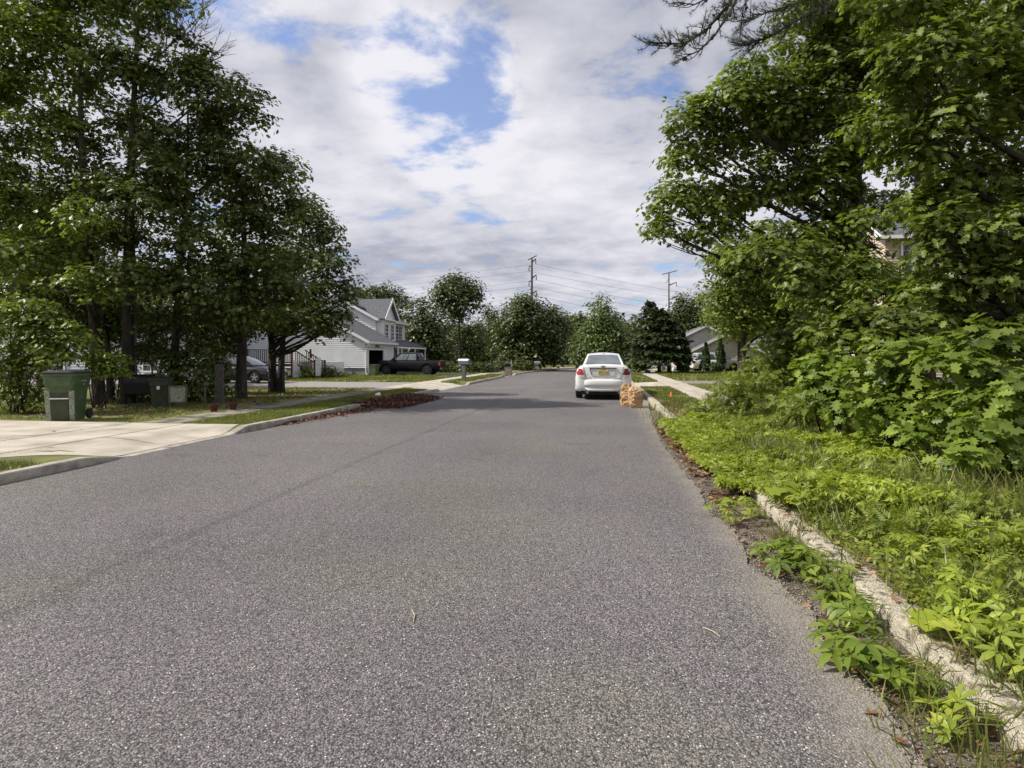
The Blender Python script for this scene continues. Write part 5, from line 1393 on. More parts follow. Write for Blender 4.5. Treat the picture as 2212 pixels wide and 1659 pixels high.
# ------------------------------------------------------------------ left group of oaks
def T(x, y): return G(x, y)
OK_, MD, RH = T_OAK, T_MID, T_RHO
GL = 'oaks standing on the left lawn'
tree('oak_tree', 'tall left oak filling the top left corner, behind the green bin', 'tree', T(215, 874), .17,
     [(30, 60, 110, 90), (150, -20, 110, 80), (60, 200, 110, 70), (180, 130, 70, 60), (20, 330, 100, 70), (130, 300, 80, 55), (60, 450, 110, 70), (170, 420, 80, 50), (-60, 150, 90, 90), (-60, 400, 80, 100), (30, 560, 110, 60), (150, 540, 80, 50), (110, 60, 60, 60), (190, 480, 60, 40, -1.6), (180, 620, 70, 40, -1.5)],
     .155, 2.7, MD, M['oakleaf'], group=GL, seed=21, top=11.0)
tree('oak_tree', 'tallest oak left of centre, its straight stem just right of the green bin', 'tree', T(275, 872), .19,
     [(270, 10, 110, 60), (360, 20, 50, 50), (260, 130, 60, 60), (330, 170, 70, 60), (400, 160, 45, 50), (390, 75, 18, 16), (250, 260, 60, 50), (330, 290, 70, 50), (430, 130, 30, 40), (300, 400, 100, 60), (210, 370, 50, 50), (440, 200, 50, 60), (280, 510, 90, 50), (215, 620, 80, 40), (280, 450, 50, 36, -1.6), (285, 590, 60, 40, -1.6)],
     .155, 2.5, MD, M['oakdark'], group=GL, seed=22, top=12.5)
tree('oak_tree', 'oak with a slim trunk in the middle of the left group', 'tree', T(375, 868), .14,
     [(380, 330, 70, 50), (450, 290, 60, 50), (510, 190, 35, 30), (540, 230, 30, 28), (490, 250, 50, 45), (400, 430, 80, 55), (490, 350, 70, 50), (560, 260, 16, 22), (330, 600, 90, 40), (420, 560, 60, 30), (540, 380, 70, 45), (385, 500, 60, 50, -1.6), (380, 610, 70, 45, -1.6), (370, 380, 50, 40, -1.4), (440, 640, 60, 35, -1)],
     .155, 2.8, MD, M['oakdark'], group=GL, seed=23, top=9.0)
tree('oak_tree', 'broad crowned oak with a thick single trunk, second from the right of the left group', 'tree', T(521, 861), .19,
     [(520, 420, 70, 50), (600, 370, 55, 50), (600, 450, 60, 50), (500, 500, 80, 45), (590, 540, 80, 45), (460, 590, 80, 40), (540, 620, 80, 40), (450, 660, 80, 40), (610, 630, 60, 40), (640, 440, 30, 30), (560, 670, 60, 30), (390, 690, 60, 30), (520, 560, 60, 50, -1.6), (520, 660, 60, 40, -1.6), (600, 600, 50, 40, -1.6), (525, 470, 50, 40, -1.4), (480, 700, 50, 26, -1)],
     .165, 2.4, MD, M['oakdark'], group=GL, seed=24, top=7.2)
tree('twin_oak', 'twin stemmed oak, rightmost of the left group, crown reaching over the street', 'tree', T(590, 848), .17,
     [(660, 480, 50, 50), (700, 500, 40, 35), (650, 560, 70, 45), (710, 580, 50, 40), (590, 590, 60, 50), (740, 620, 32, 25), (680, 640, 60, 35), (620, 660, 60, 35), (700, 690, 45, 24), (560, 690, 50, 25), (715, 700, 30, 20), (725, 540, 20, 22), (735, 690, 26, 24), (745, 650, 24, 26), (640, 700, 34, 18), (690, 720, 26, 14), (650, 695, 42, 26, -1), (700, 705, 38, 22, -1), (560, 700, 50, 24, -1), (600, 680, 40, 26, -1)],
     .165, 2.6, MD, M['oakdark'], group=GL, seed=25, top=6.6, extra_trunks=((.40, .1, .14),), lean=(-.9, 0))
tree('oak_tree', 'thin stemmed tree just left of the tallest oak, behind the bin', 'tree', T(240, 866), .12,
     [(190, 640, 60, 40), (110, 640, 90, 50), (30, 660, 80, 50), (270, 680, 60, 35), (340, 700, 60, 30), (190, 720, 60, 30), (100, 720, 70, 40)],
     .125, 2.6, MD, M['oakdark'], group=GL, seed=26, top=5.0)
# extra oaks further back close the view behind the group
tree('oak_tree', 'distant oak whose dark crown shows low behind the left group', 'tree', W(90, 800, 27).xy.to_3d() + Vector((0, 0, VZ)), .2,
     [(60, 500, 140, 90), (150, 560, 120, 80), (0, 640, 100, 70), (300, 620, 60, 50)], .16, 3.0, RH, M['oakdark'], group=GL, seed=27, top=8)
# young growth around the bin
def bush(name, label, cat, base, puffs, leaf, layers, tmpl, m, seed=1, group=None, per=20, sr=.3, tr=.02, d=None, stems=5, up=.9, shell=.5):
    rr = random.Random(seed); rg = np.random.default_rng(seed)
    base = Vector(base)
    if d is None: d = -base.x * ST + base.y * CT
    root = empty(name, base, 0, label, cat, group)
    P = []
    for p in puffs:
        x, y, rx, rz = p[:4]; dd = p[4] if len(p) > 4 else 0
        P.append((W(x, y, d + dd), rx * (d + dd) / F, rx * (d + dd) / F * .8, rz * (d + dd) / F))
    sb = MB()
    for p in P:
        for k in range(max(1, stems // 2)):
            a = Vector((rr.uniform(-.12, .12), rr.uniform(-.1, .1), -.03)); e = p[0] - base + Vector((rr.uniform(-.5, .5) * p[1], rr.uniform(-.5, .5) * p[2], rr.uniform(-.3, .6) * p[3]))
            limb(sb, a, e, tr, tr * .3, sag=rr.uniform(-.15, .05), n=5, seg=5, rr=rr)
    sb.build('stems', M['bark'], root)
    pos, nrm, _ = puff_leaves([(tuple(p[0]), p[1], p[2], p[3]) for p in P], leaf, layers, rg, sr, per, .35, up, shell)
    keep = pos[:, 2] > base.z + .02; pos = pos[keep]; nrm = nrm[keep]
    size = leaf * (.7 + .6 * rg.random(len(pos)))
    leaf_mesh('foliage', tmpl, pos, frames(nrm, rg), size, m, root, origin=base)
    return root
bush('oak_sapling', 'bushy young oak at the left picture edge behind the bin', 'sapling', T(40, 893), [(20, 690, 60, 45), (60, 760, 60, 50), (10, 800, 60, 45), (50, 860, 50, 26), (130, 750, 60, 50), (90, 690, 50, 40)], .12, 3, MD, M['oakleaf'], 31)
bush('oak_sapling', 'low sapling with pale leaves between the green bin and the first trunk', 'sapling', T(215, 884), [(220, 795, 38, 24), (200, 770, 20, 16), (250, 780, 28, 18), (262, 810, 16, 10)], .11, 3.5, MD, M['oakbright'], 32, sr=.2)
bush('understorey_bush', 'dark ragged bush filling the shade below the middle of the left group', 'bush', T(395, 870), [(380, 790, 50, 35), (430, 770, 50, 40), (340, 760, 40, 30), (450, 830, 40, 25), (400, 840, 50, 25)], .12, 2.6, MD, M['oakdark'], 33)
bush('understorey_bush', 'dark ragged bush between the thick oak trunk and the driveway car', 'bush', T(470, 850), [(470, 760, 45, 40), (500, 730, 40, 30), (440, 720, 50, 30), (470, 800, 30, 25)], .12, 2.4, MD, M['oakdark'], 34, d=22)
bush('understorey_bush', 'dark bush between the first trunk and the tall straight stem', 'bush', T(255, 858), [(240, 720, 50, 40), (290, 700, 50, 35), (310, 760, 40, 30), (200, 680, 60, 40), (350, 710, 50, 40)], .12, 2.4, MD, M['oakdark'], 35, d=19.5)
bush('understorey_bush', 'dark bush hiding the grey house behind the left oaks', 'bush', T(330, 850), [(340, 670, 70, 40), (420, 690, 60, 40), (480, 680, 50, 36), (250, 650, 60, 40), (520, 720, 30, 26)], .14, 2.4, MD, M['oakdark'], 36, d=22)
bush('understorey_bush', 'low shaded shrubs along the foot of the left trunks', 'bush', T(420, 866), [(350, 850, 40, 18), (300, 855, 30, 16), (440, 850, 34, 16), (490, 845, 24, 14)], .09, 2.4, MD, M['oakdark'], 37, d=18.5)
# dead twigs above the tallest oak
def deadtop():
    rr = random.Random(8); root = empty('dead_branches', T(290, 871), 0, 'thin leafless dead branches sticking out of the top of the left oaks', 'branches')
    b = root.location; q = MB()
    def br(a, v, L, r, lev):
        e = a + v * L
        pts = limb(q, a - b, e - b, r, r * .4, sag=rr.uniform(-.05, .05), n=4, seg=5, rr=rr)
        if lev > 0:
            for k in range(5):
                t = rr.uniform(.25, 1); s = a.lerp(e, t)
                nv = (v + Vector((rr.gauss(0, .45), rr.gauss(0, .4), rr.gauss(0, .45)))).normalized()
                br(s, nv, L * rr.uniform(.35, .6), r * .55, lev - 1)
    D = 18.2
    q.tube([Vector((0, 0, 0)), (W(285, 400, D) - b), (W(300, 250, D) - b)], [.10, .06, .045], 6)
    for (x0, y0, x1, y1, r) in ((300, 250, 430, 90, .035), (350, 190, 400, 20, .03), (380, 180, 470, 110, .028), (420, 110, 425, 45, .02), (410, 70, 450, 5, .02), (300, 250, 420, -10, .035), (280, 330, 210, 220, .03), (270, 450, 330, 380, .03)):
        a, e = W(x0, y0, D), W(x1, y1, D); br(a, (e - a).normalized(), (e - a).length, r, 2)
    q.build('branch_wood', M['deadwood'], root)
deadtop()

# ------------------------------------------------------------------ right woodland edge
GR = 'trees on the right woodland edge'
tree('oak_tree', 'large oak with a thick dark trunk, its crown spreading towards the road', 'tree', W(1888, 900, 13.2).xy.to_3d() + Vector((0, 0, VZ)), .21,
     [(1640, 180, 95, 60), (1560, 225, 75, 50), (1480, 265, 50, 38), (1610, 300, 100, 60), (1500, 350, 65, 45), (1690, 260, 90, 60), (1470, 440, 62, 36), (1425, 490, 40, 32), (1560, 430, 80, 50), (1550, 500, 70, 34), (1660, 400, 90, 60), (1770, 110, 110, 90), (1760, 240, 100, 80), (1750, 400, 90, 70), (1660, 520, 90, 40), (1830, 300, 90, 80), (1760, 520, 90, 50), (1850, 170, 90, 80), (1830, 440, 50, 60), (1880, 40, 110, 80), (1760, 20, 70, 50), (1800, 600, 60, 60), (1860, 560, 34, 46), (1925, 445, 46, 26), (1910, 620, 60, 24), (1600, 545, 60, 26, -1.2), (1690, 560, 70, 30, -1.5), (1780, 590, 60, 36, -1.5), (1720, 600, 70, 26, -2.0), (1810, 650, 60, 30, -2.2), (1640, 555, 56, 20, -1.8)],
     .135, 3.1, OK_, M['oakleaf'], group=GR, seed=41, top=10.5, spray_r=.38)
tree('oak_tree', 'oak at the right picture edge whose near branches hang low with big lobed leaves', 'tree', W(2290, 900, 9.3).xy.to_3d() + Vector((0, 0, VZ)), .2,
     [(2100, 60, 120, 90), (2000, 130, 90, 80), (2180, 200, 110, 90), (2060, 260, 100, 70), (1980, 330, 70, 60), (2140, 380, 110, 80), (2040, 430, 60, 50), (2200, 520, 90, 80), (2100, 530, 80, 50), (2060, 480, 40, 36), (2130, 620, 110, 45), (2020, 640, 80, 40), (1960, 690, 70, 36), (2200, 700, 80, 60), (1950, 20, 90, 60), (1930, 240, 60, 60), (2025, 500, 36, 50), (1995, 440, 50, 26), (2020, 570, 30, 40)],
     .148, 3.1, OK_, M['oakleaf'], group=GR, seed=42, top=8.5, spray_r=.34)
tree('maple_tree', 'smaller dark leaved tree left of the thick right trunk, behind the big oak', 'tree', W(1600, 815, 24).xy.to_3d() + Vector((0, 0, VZ)), .15,
     [(1570, 590, 45, 50), (1610, 640, 70, 45), (1560, 660, 35, 35), (1680, 600, 70, 60), (1650, 700, 80, 45), (1700, 680, 60, 60), (1590, 700, 45, 30), (1740, 740, 60, 50), (1620, 575, 70, 36), (1700, 560, 70, 40), (1560, 560, 36, 30), (1770, 600, 60, 50)],
     .15, 2.8, MD, M['oakleaf'], group=GR, seed=43, top=6.5)
tree('maple_tree', 'leaning young tree filling the shade right of the thick oak trunk', 'tree', W(1800, 830, 17).xy.to_3d() + Vector((0, 0, VZ)), .09,
     [(1750, 640, 60, 50), (1830, 640, 50, 50), (1790, 720, 80, 45), (1850, 740, 50, 35)],
     .14, 2.4, OK_, M['oakleaf'], group=GR, seed=44, top=4.5)
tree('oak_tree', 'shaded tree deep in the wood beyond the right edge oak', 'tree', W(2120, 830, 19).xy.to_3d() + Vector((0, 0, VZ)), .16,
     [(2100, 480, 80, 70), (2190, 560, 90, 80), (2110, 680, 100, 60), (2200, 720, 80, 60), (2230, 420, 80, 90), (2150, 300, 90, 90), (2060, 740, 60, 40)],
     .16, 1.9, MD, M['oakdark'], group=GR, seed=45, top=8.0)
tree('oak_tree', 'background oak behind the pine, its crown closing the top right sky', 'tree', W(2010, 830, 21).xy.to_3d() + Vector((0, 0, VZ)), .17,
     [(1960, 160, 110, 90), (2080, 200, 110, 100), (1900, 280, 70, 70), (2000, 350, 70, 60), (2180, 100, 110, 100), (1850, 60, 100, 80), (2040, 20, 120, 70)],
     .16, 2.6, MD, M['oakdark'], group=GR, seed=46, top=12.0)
tree('oak_sapling', 'slim young oak whose leaves half cover the tan house', 'tree', W(1935, 880, 11.5).xy.to_3d() + Vector((0, 0, VZ)), .05,
     [(1930, 632, 60, 34), (1868, 600, 28, 40), (2005, 590, 34, 50), (2005, 510, 24, 40), (1862, 500, 26, 44), (1960, 660, 50, 30), (1975, 460, 40, 22)],
     .15, 3.0, OK_, M['oakleaf'], group=GR, seed=48, top=3.4)
# pine
def pine():
    d = 14.0; base = W(1994, 880, d); base.z = VZ
    root = empty('pine_tree', base, 0, 'pine with reddish bark whose thin drooping boughs reach over the road', 'tree')
    q = MB(); H = 13
    q.tube([(0, 0, -.1), (0.02, 0, 3), (-.05, .05, 7), (0, 0, 10), (0.05, 0, H)], [.21, .16, .13, .10, .04], 12); q.build('trunk', M['pinebark'], root, smooth=True)
    rr = random.Random(77); b = MB(); tuf, nr = [], []
    cpos = []
    def bough(path, r0, dens, sub=.6):
        pts = [p - base for p in path]
        n = len(pts); b.tube(pts, [r0 * (1 - .8 * i / (n - 1)) for i in range(n)], 6)
        tot = sum((pts[i + 1] - pts[i]).length for i in range(n - 1))
        for k in range(int(tot * dens)):
            i = rr.randrange(max(0, n // 4), n - 1); t = rr.random(); p = pts[i].lerp(pts[i + 1], t)
            dv = (pts[i + 1] - pts[i]).normalized()
            v = (dv * .8 + Vector((rr.gauss(0, .5), rr.gauss(0, .5), rr.gauss(.1, .5)))).normalized()
            e = p + v * rr.uniform(.10, .34) * sub * 1.4
            mid = p.lerp(e, .5) + Vector((0, 0, -.03)); b.tube([p, mid, e], [.009, .006, .005], 4, cap=False)
            for s in (0.72, 1.0): tuf.append(p.lerp(e, s) + base); nr.append(v)
        tuf.append(pts[-1] + base); nr.append((pts[-1] - pts[-2]).normalized())
        for k in range(int(tot * 1.8) if sub < 1 else 0):
            i = rr.randrange(1, n - 1); c = pts[i].lerp(pts[i + 1], rr.random()); cpos.append(c + Vector((rr.uniform(-.03, .03), 0, -.02)))
    top = W(1985, -560, 13)
    D = 8.6
    bough([W(1990, -420, 14), W(1880, -330, 12), W(1740, -240, 10), W(1640, -120, D), W(1600, -60, D), W(1575, 10, D), W(1530, 60, D), W(1480, 95, D), W(1405, 92, D)], .045, 11)
    bough([W(1640, -120, D), W(1600, -20, 8.4), W(1580, 20, 8.4), W(1545, 75, 8.4), W(1510, 110, 8.4), W(1463, 130, 8.4)], .030, 12)
    bough([W(1575, -60, 8.8), W(1540, -10, 8.8), W(1500, 10, 8.8), W(1455, 5, 8.8)], .020, 12)
    bough([W(1640, -100, 8.7), W(1625, -30, 8.7), W(1605, 20, 8.7), W(1600, 60, 8.7)], .016, 8)
    bough([W(1992, -300, 13.9), W(1900, -100, 13), W(1820, -10, 12), W(1730, 40, 11.4), W(1660, 80, 11.2), W(1610, 95, 11.2)], .05, 26, 1.0)
    bough([W(1820, -10, 12), W(1740, 0, 11.6), W(1680, 20, 11.4), W(1600, 45, 11.2)], .03, 30, 1.0)
    for k in range(14):
        z = rr.uniform(-900, -150); a = rr.uniform(-1, 1)
        bough([W(1992, z + 60, 14), W(1992 + a * 180, z - 20, 14 + rr.uniform(-1.5, 1.5)), W(1992 + a * 330, z - 50, 14 + rr.uniform(-2, 2))], .04, 12, 1.2)
    b.build('boughs', M['bark'], root)
    cm = MB(); cm.lathe([(.004, -.035), (.022, -.015), (.024, .005), (.004, .03)], n=7); c0 = cm.mesh('pine_cone')
    c0.materials.append(M['bark'])
    for p_ in cpos[:60]:
        o = bpy.data.objects.new('pine_cone', c0); COL.objects.link(o); o.parent = root; o.location = p_
    pos = np.array([tuple(p) for p in tuf]); fw = np.array([tuple(p) for p in nr]); rg = np.random.default_rng(4)
    nrm = rg.normal(size=pos.shape)
    leaf_mesh('needles', T_TUFT, pos, frames(nrm, rg, fwd=fw), np.full(len(pos), .085) * rg.uniform(.8, 1.2, len(pos)), M['needle'], root, origin=base)
pine()

# saplings along the wood edge: big lobed leaves
GS = 'oak saplings along the right wood edge'
sap = [
 ('nearest sapling with broad bright leaves at the right picture edge, beside the creepers', 2170, 1075, 6.2, [(2170, 940, 100, 70), (2110, 1000, 70, 40), (2210, 860, 80, 60)], .17, 51, 'oakbright'),
 ('wide sapling with layered lobed leaves below the dark gap at the right edge', 2090, 1020, 7.0, [(2100, 790, 110, 60), (2190, 770, 90, 60), (2060, 870, 100, 50), (2150, 870, 80, 50), (2010, 930, 60, 40)], .17, 52, 'oakbright'),
 ('sapling with sunlit pale leaf tips, centre of the right undergrowth', 1930, 985, 7.8, [(1920, 790, 80, 50), (1960, 860, 90, 55), (1880, 900, 80, 45), (1960, 950, 80, 40), (2000, 770, 70, 40)], .165, 53, 'oakbright'),
 ('sapling standing just behind the yellow-green creepers, left of the broad leaved ones', 1800, 930, 9.2, [(1800, 800, 70, 40), (1830, 860, 70, 40), (1760, 860, 60, 40), (1850, 760, 60, 36)], .155, 54, 'oakbright'),
 ('dark young oak in front of the thick oak trunk base', 1860, 900, 10.5, [(1850, 700, 70, 40), (1900, 730, 80, 45), (1800, 740, 60, 40), (1960, 740, 60, 50), (1880, 800, 90, 50)], .15, 55, 'oakleaf'),
 ('tall thin sapling left of the thick oak trunk, above the feathery weeds', 1690, 880, 13.5, [(1690, 760, 60, 36), (1740, 790, 60, 40), (1660, 800, 50, 30), (1720, 730, 50, 34)], .14, 56, 'oakleaf'),
 ('dark young oak deep in shade at the far right, behind the layered sapling', 2120, 900, 10.0, [(2080, 700, 90, 45), (2180, 690, 80, 50), (2130, 760, 100, 50), (2020, 760, 60, 40)], .15, 57, 'oakdark')]
for (lb, bx_, by_, dd, pf, ls, sd_, mm) in sap:
    b = W(bx_, by_, dd); b.z = VZ
    bush('oak_sapling', lb, 'sapling', b, pf, ls, 2.9, OK_, M[mm], sd_, GS, per=16, sr=.26, tr=.018, d=dd, stems=4)
# feathery weeds bank left of the saplings
wd = [
 ('feathery light green weed clump between the bare verge and the saplings', 1600, 905, 12.0, [(1580, 850, 50, 26), (1640, 840, 50, 30), (1620, 880, 60, 24)], 61),
 ('tall weed clump with arching stems in front of the far driveway', 1650, 880, 13.5, [(1650, 800, 50, 26), (1700, 830, 50, 30), (1600, 825, 30, 18)], 62),
 ('dense weed clump at the foot of the tall thin sapling', 1740, 920, 10.2, [(1720, 880, 60, 34), (1780, 900, 60, 34), (1700, 920, 60, 26)], 63),
 ('low weed clump nearest the kerb end of the weed bank', 1530, 900, 13.0, [(1540, 878, 40, 16), (1500, 890, 30, 10), (1580, 895, 50, 16)], 64)]
for (lb, bx_, by_, dd, pf, sd_) in wd:
    b = W(bx_, by_, dd); b.z = VZ
    bush('weed_clump', lb, 'weeds', b, pf, .16, 4.2, T_SPRIG, M['weed'], sd_, 'weed clumps on the right bank', per=12, sr=.22, tr=.006, d=dd, stems=8, up=.5, shell=.2)

# ------------------------------------------------------------------ distance: individual trees
GD = 'trees beyond the houses'
def far(label, x, d, puffs, m, seed, leaf=.30, layers=3.2, tr=.17, top=None, name='broadleaf_tree', tmpl=RH, per=30, sr=1.15, flat=.45, shell=.6):
    b = W(x, 800, d); b.z = VZ
    return tree(name, label, 'tree', b, tr, puffs, leaf, layers, tmpl, M[m], seed=seed, spray_r=sr, per=per, group=GD, top=top, twig=.7, d=d, flat=flat, shell=shell)
far('tall round crowned tree on a bare trunk, standing alone against the sky', 993, 68, [(985, 640, 46, 36), (960, 650, 26, 32), (1015, 650, 24, 30), (985, 680, 32, 20), (975, 615, 25, 15), (1008, 622, 18, 14), (1030, 635, 9, 8)], 'far', 71, leaf=.34, layers=3.6)
far('wide dense dome shaped tree in front of the dark red transmission pole', 1135, 62, [(1125, 690, 45, 40), (1165, 700, 45, 45), (1100, 730, 40, 45), (1150, 750, 60, 40), (1190, 720, 35, 40), (1115, 770, 50, 26), (1180, 770, 45, 26), (1130, 660, 30, 14)], 'far', 72, leaf=.32, layers=4)
far('dense tree right behind the white house porch', 925, 60, [(915, 700, 36, 34), (935, 735, 36, 34), (900, 740, 34, 36), (945, 765, 34, 26), (905, 775, 30, 22), (905, 670, 18, 14)], 'far', 73, leaf=.32, layers=4)
far('rounded tree rising behind the roof of the white house', 835, 78, [(830, 645, 36, 22), (800, 640, 24, 18), (865, 655, 18, 18), (850, 680, 40, 24), (790, 660, 30, 20)], 'far', 74, leaf=.36, layers=3.6)
far('small tree peeping between the left crown and the white house roof', 762, 72, [(770, 645, 20, 14), (755, 660, 24, 20), (780, 665, 20, 14)], 'far', 75, leaf=.34)
far('thin irregular tree with sky showing through, between the lone tree and the dome shaped tree', 1055, 80, [(1050, 690, 16, 14), (1070, 700, 18, 18), (1040, 720, 24, 20), (1072, 730, 22, 24), (1055, 675, 7, 10), (1085, 690, 12, 12)], 'far', 76, leaf=.36, layers=2.2)
far('mid green tree below and behind the lone tree', 1020, 72, [(1010, 730, 30, 22), (1040, 750, 34, 24), (1000, 765, 34, 20), (1060, 775, 30, 18), (985, 745, 24, 18), (1025, 712, 16, 10)], 'far', 77, leaf=.34)
far('narrow tree at the right foot of the dome shaped tree where the road disappears', 1215, 84, [(1208, 720, 22, 26), (1222, 750, 26, 26), (1205, 770, 24, 16), (1212, 690, 14, 14), (1198, 676, 12, 8)], 'far', 78, leaf=.36)
far('pale green maple with a pointed top in the middle, behind the white car', 1300, 58, [(1300, 700, 28, 28), (1285, 735, 36, 30), (1320, 735, 34, 30), (1300, 768, 54, 24), (1300, 665, 12, 20), (1345, 750, 26, 24), (1262, 765, 24, 20)], 'farpale', 79, leaf=.26, layers=4)
far('dark tree closing the end of the road left of the pale maple', 1240, 96, [(1240, 745, 22, 24), (1255, 770, 26, 20), (1230, 770, 20, 18)], 'far', 80, leaf=.4)
far('broad tree with a brownish top below the grey transmission pole', 1480, 88, [(1480, 665, 26, 20), (1455, 685, 32, 26), (1505, 690, 30, 24), (1475, 715, 45, 28), (1470, 648, 12, 10)], 'far', 81, leaf=.4, layers=3.4)
far('tree behind the beige house gable', 1530, 96, [(1525, 680, 30, 24), (1560, 690, 34, 26), (1520, 655, 18, 14), (1545, 720, 40, 24)], 'far', 82, leaf=.42)
far('small tree between the pale maple and the dark spruce', 1375, 82, [(1370, 715, 16, 24), (1360, 745, 22, 22), (1385, 740, 20, 26)], 'far', 83, leaf=.38)
far('street tree with a straight visible trunk, in front of the white utility vehicle', 1598, 50, [(1590, 650, 40, 40), (1620, 620, 40, 36), (1570, 690, 44, 26), (1625, 690, 44, 30), (1560, 640, 22, 26), (1650, 660, 40, 40), (1600, 705, 46, 16), (1545, 700, 14, 12)], 'oakleaf', 84, leaf=.2, layers=3.2, tr=.20)
# conifers: spruce and arborvitae
def conifer(name, label, x, yb, d, ytop, halfw, m, seed, leaf=.22, shaggy=.15, trunk=.12, bare=.0, n=3000, group=None, colum=False):
    rr = random.Random(seed); rg = np.random.default_rng(seed)
    b = G(x, yb) if d is None else W(x, yb, d); b.z = VZ
    dd = (-b.x * ST + b.y * CT); H = W(x, ytop, dd).z - VZ; R = halfw * dd / F
    root = empty(name, b, 0, label, 'tree' if H > 2.8 else 'shrub', group)
    q = MB(); q.tube([(0, 0, -.05), (0, 0, H * .5), (0, 0, H * .97)], [trunk, trunk * .6, .01], 8); q.build('trunk', M['bark'], root)
    t = rg.random(n) ** .75; z = bare + (1 - bare) * t
    if colum: prof = np.sin(np.clip(z * 1.02 + .10, 0, 1) * math.pi) ** .55 * (1 - z * .35)
    else: prof = (1 - t) ** .62 * (1 + .12 * np.sin(t * 17)) + .03
    a = rg.random(n) * 2 * math.pi
    whorl = 1 + shaggy * np.sin(z * H * 9 + a * 2) + shaggy * rg.normal(size=n) * .7
    rad = R * prof * whorl * (.55 + .45 * rg.random(n) ** .4)
    pos = np.stack([rad * np.cos(a), rad * np.sin(a), z * H - (0 if colum else rad * .12)], 1) + np.array(b)
    out = np.stack([np.cos(a), np.sin(a), np.zeros(n)], 1)
    fwd = out + np.array([0, 0, .8 if colum else -.25]) + rg.normal(size=(n, 3)) * .35
    nrm = out * (.8 if colum else .3) + np.array([0, 0, .9 if not colum else .2]) + rg.normal(size=(n, 3)) * .3
    keep = pos[:, 2] > VZ + .02
    leaf_mesh('foliage', RH, pos[keep], frames(nrm[keep], rg, fwd=fwd[keep]), leaf * (.6 + .8 * rg.random(keep.sum())), m, root, origin=b)
    return root
conifer('spruce_tree', 'broad dark spruce on the right lawn behind the small white frame', 1424, 803, 50, 672, 50, M['spruce'], 91, leaf=.40, shaggy=.30, trunk=.16, bare=.21, n=9000)
conifer('cedar_tree', 'narrow dark evergreen reaching beside the spruce, left of the white utility vehicle', 1476, 806, None, 722, 17, M['arbor'], 92, leaf=.20, n=4200, colum=True, trunk=.06)
conifer('arborvitae', 'slim pointed evergreen in front of the white utility vehicle, the left one of two', 1525, 803.5, None, 742, 9, M['arbor'], 93, leaf=.15, n=3500, colum=True, trunk=.04, group='small pointed evergreens by the white utility vehicle')
conifer('arborvitae', 'slim pointed evergreen in front of the white utility vehicle, the right one of two', 1556, 803, None, 731, 11, M['arbor'], 94, leaf=.15, n=3500, colum=True, trunk=.04, group='small pointed evergreens by the white utility vehicle')
conifer('cedar_tree', 'sparse dark pine tip rising above the spruce', 1404, 800, 70, 650, 36, M['spruce'], 95, leaf=.4, shaggy=.4, n=1900)
def fb(name, label, x, yb, puffs, m, seed, leaf=.15, layers=4, tmpl=RH, group=None, sr=.35):
    bush(name, label, 'bush', G(x, yb), puffs, leaf, layers, tmpl, M[m], seed, group, per=18, sr=sr, tr=.02)
fb('round_bush', 'rounded green bush beside the sidewalk, right of the white car', 1380, 804, [(1380, 788, 22, 14), (1366, 792, 12, 9), (1396, 792, 12, 9)], 'oakleaf', 101, .16)
fb('garden_bush', 'loose bush between the two pointed evergreens', 1545, 804, [(1543, 792, 12, 9), (1550, 797, 12, 6)], 'arbor', 102, .16)
fb('garden_bush', 'dark round bush against the foundation of the white house, by the fence gate', 707, 816, [(708, 803, 16, 11), (722, 807, 10, 7)], 'oakdark', 103, .12)
fb('garden_bush', 'low leafy plant in front of the white fence', 660, 818, [(658, 809, 16, 8), (664, 798, 6, 6)], 'oakbright', 104, .12)
fb('garden_bush', 'tiny plant at the middle of the white house foundation', 745, 815, [(743, 809, 9, 4)], 'oakleaf', 105, .1)
fb('garden_bush', 'bush below the right window of the beige house', 1618, 806, [(1618, 790, 16, 12), (1640, 795, 18, 10)], 'oakleaf', 106, .16)
for i, (x, y, w, h, tx) in enumerate(((1015, 806, 22, 9, 'behind the grey mailbox'), (1050, 805, 24, 9, 'left of the stone pillar'), (1082, 804, 22, 9, 'just behind the stone pillar'), (1125, 801, 28, 9, 'below the dome shaped tree'), (965, 806, 24, 10, 'right of the pickup truck'))):
    fb('hedge_bush', 'tall grassy hedge clump ' + tx, x, y, [(x - 8, y - h - 2, w, h), (x + 10, y - h, w * .8, h * .8)], 'far', 110 + i, .22, 4, group='hedge clumps along the far left lawn', sr=.5)

# far woods: nobody could count these
def woods(name, label, xs, d0, d1, ytop, seed, n_puff=60, leaf=.7, m='far'):
    rr = random.Random(seed); rg = np.random.default_rng(seed); P = []
    for k in range(n_puff):
        d = rr.uniform(d0, d1); x = rr.uniform(*xs); yt = ytop(x) + rr.uniform(-6, 14)
        z1 = W(x, yt, d).z; z = rr.random() ** .8 * z1
        c = W(x, HZ, d); c.z = max(1.2, z); r = rr.uniform(2.0, 3.6)
        P.append((tuple(c), r, r * .8, r * .8))
    pos, nrm, _ = puff_leaves(P, leaf, 1.6, rg, 1.4, 20, .5, .9, .55)
    k = pos[:, 2] > .2; pos = pos[k]; nrm = nrm[k]
    tr = MB()
    o = leaf_mesh(name, RH, pos, frames(nrm, rg), leaf * (.6 + .8 * rg.random(len(pos))), M[m])
    tag(o, label, 'woodland', kind='stuff')
woods('far_woods', 'dark wooded mass closing the view behind the trees left of the road', (700, 1260), 100, 130, lambda x: 715, 201, 150)
woods('far_woods', 'wooded mass behind the beige house and the right trees', (1230, 1700), 100, 130, lambda x: 705, 202, 130)
woods('far_woods', 'woods behind the left house and the tall left oaks', (-500, 560), 55, 75, lambda x: 640, 203, 150, leaf=.5)
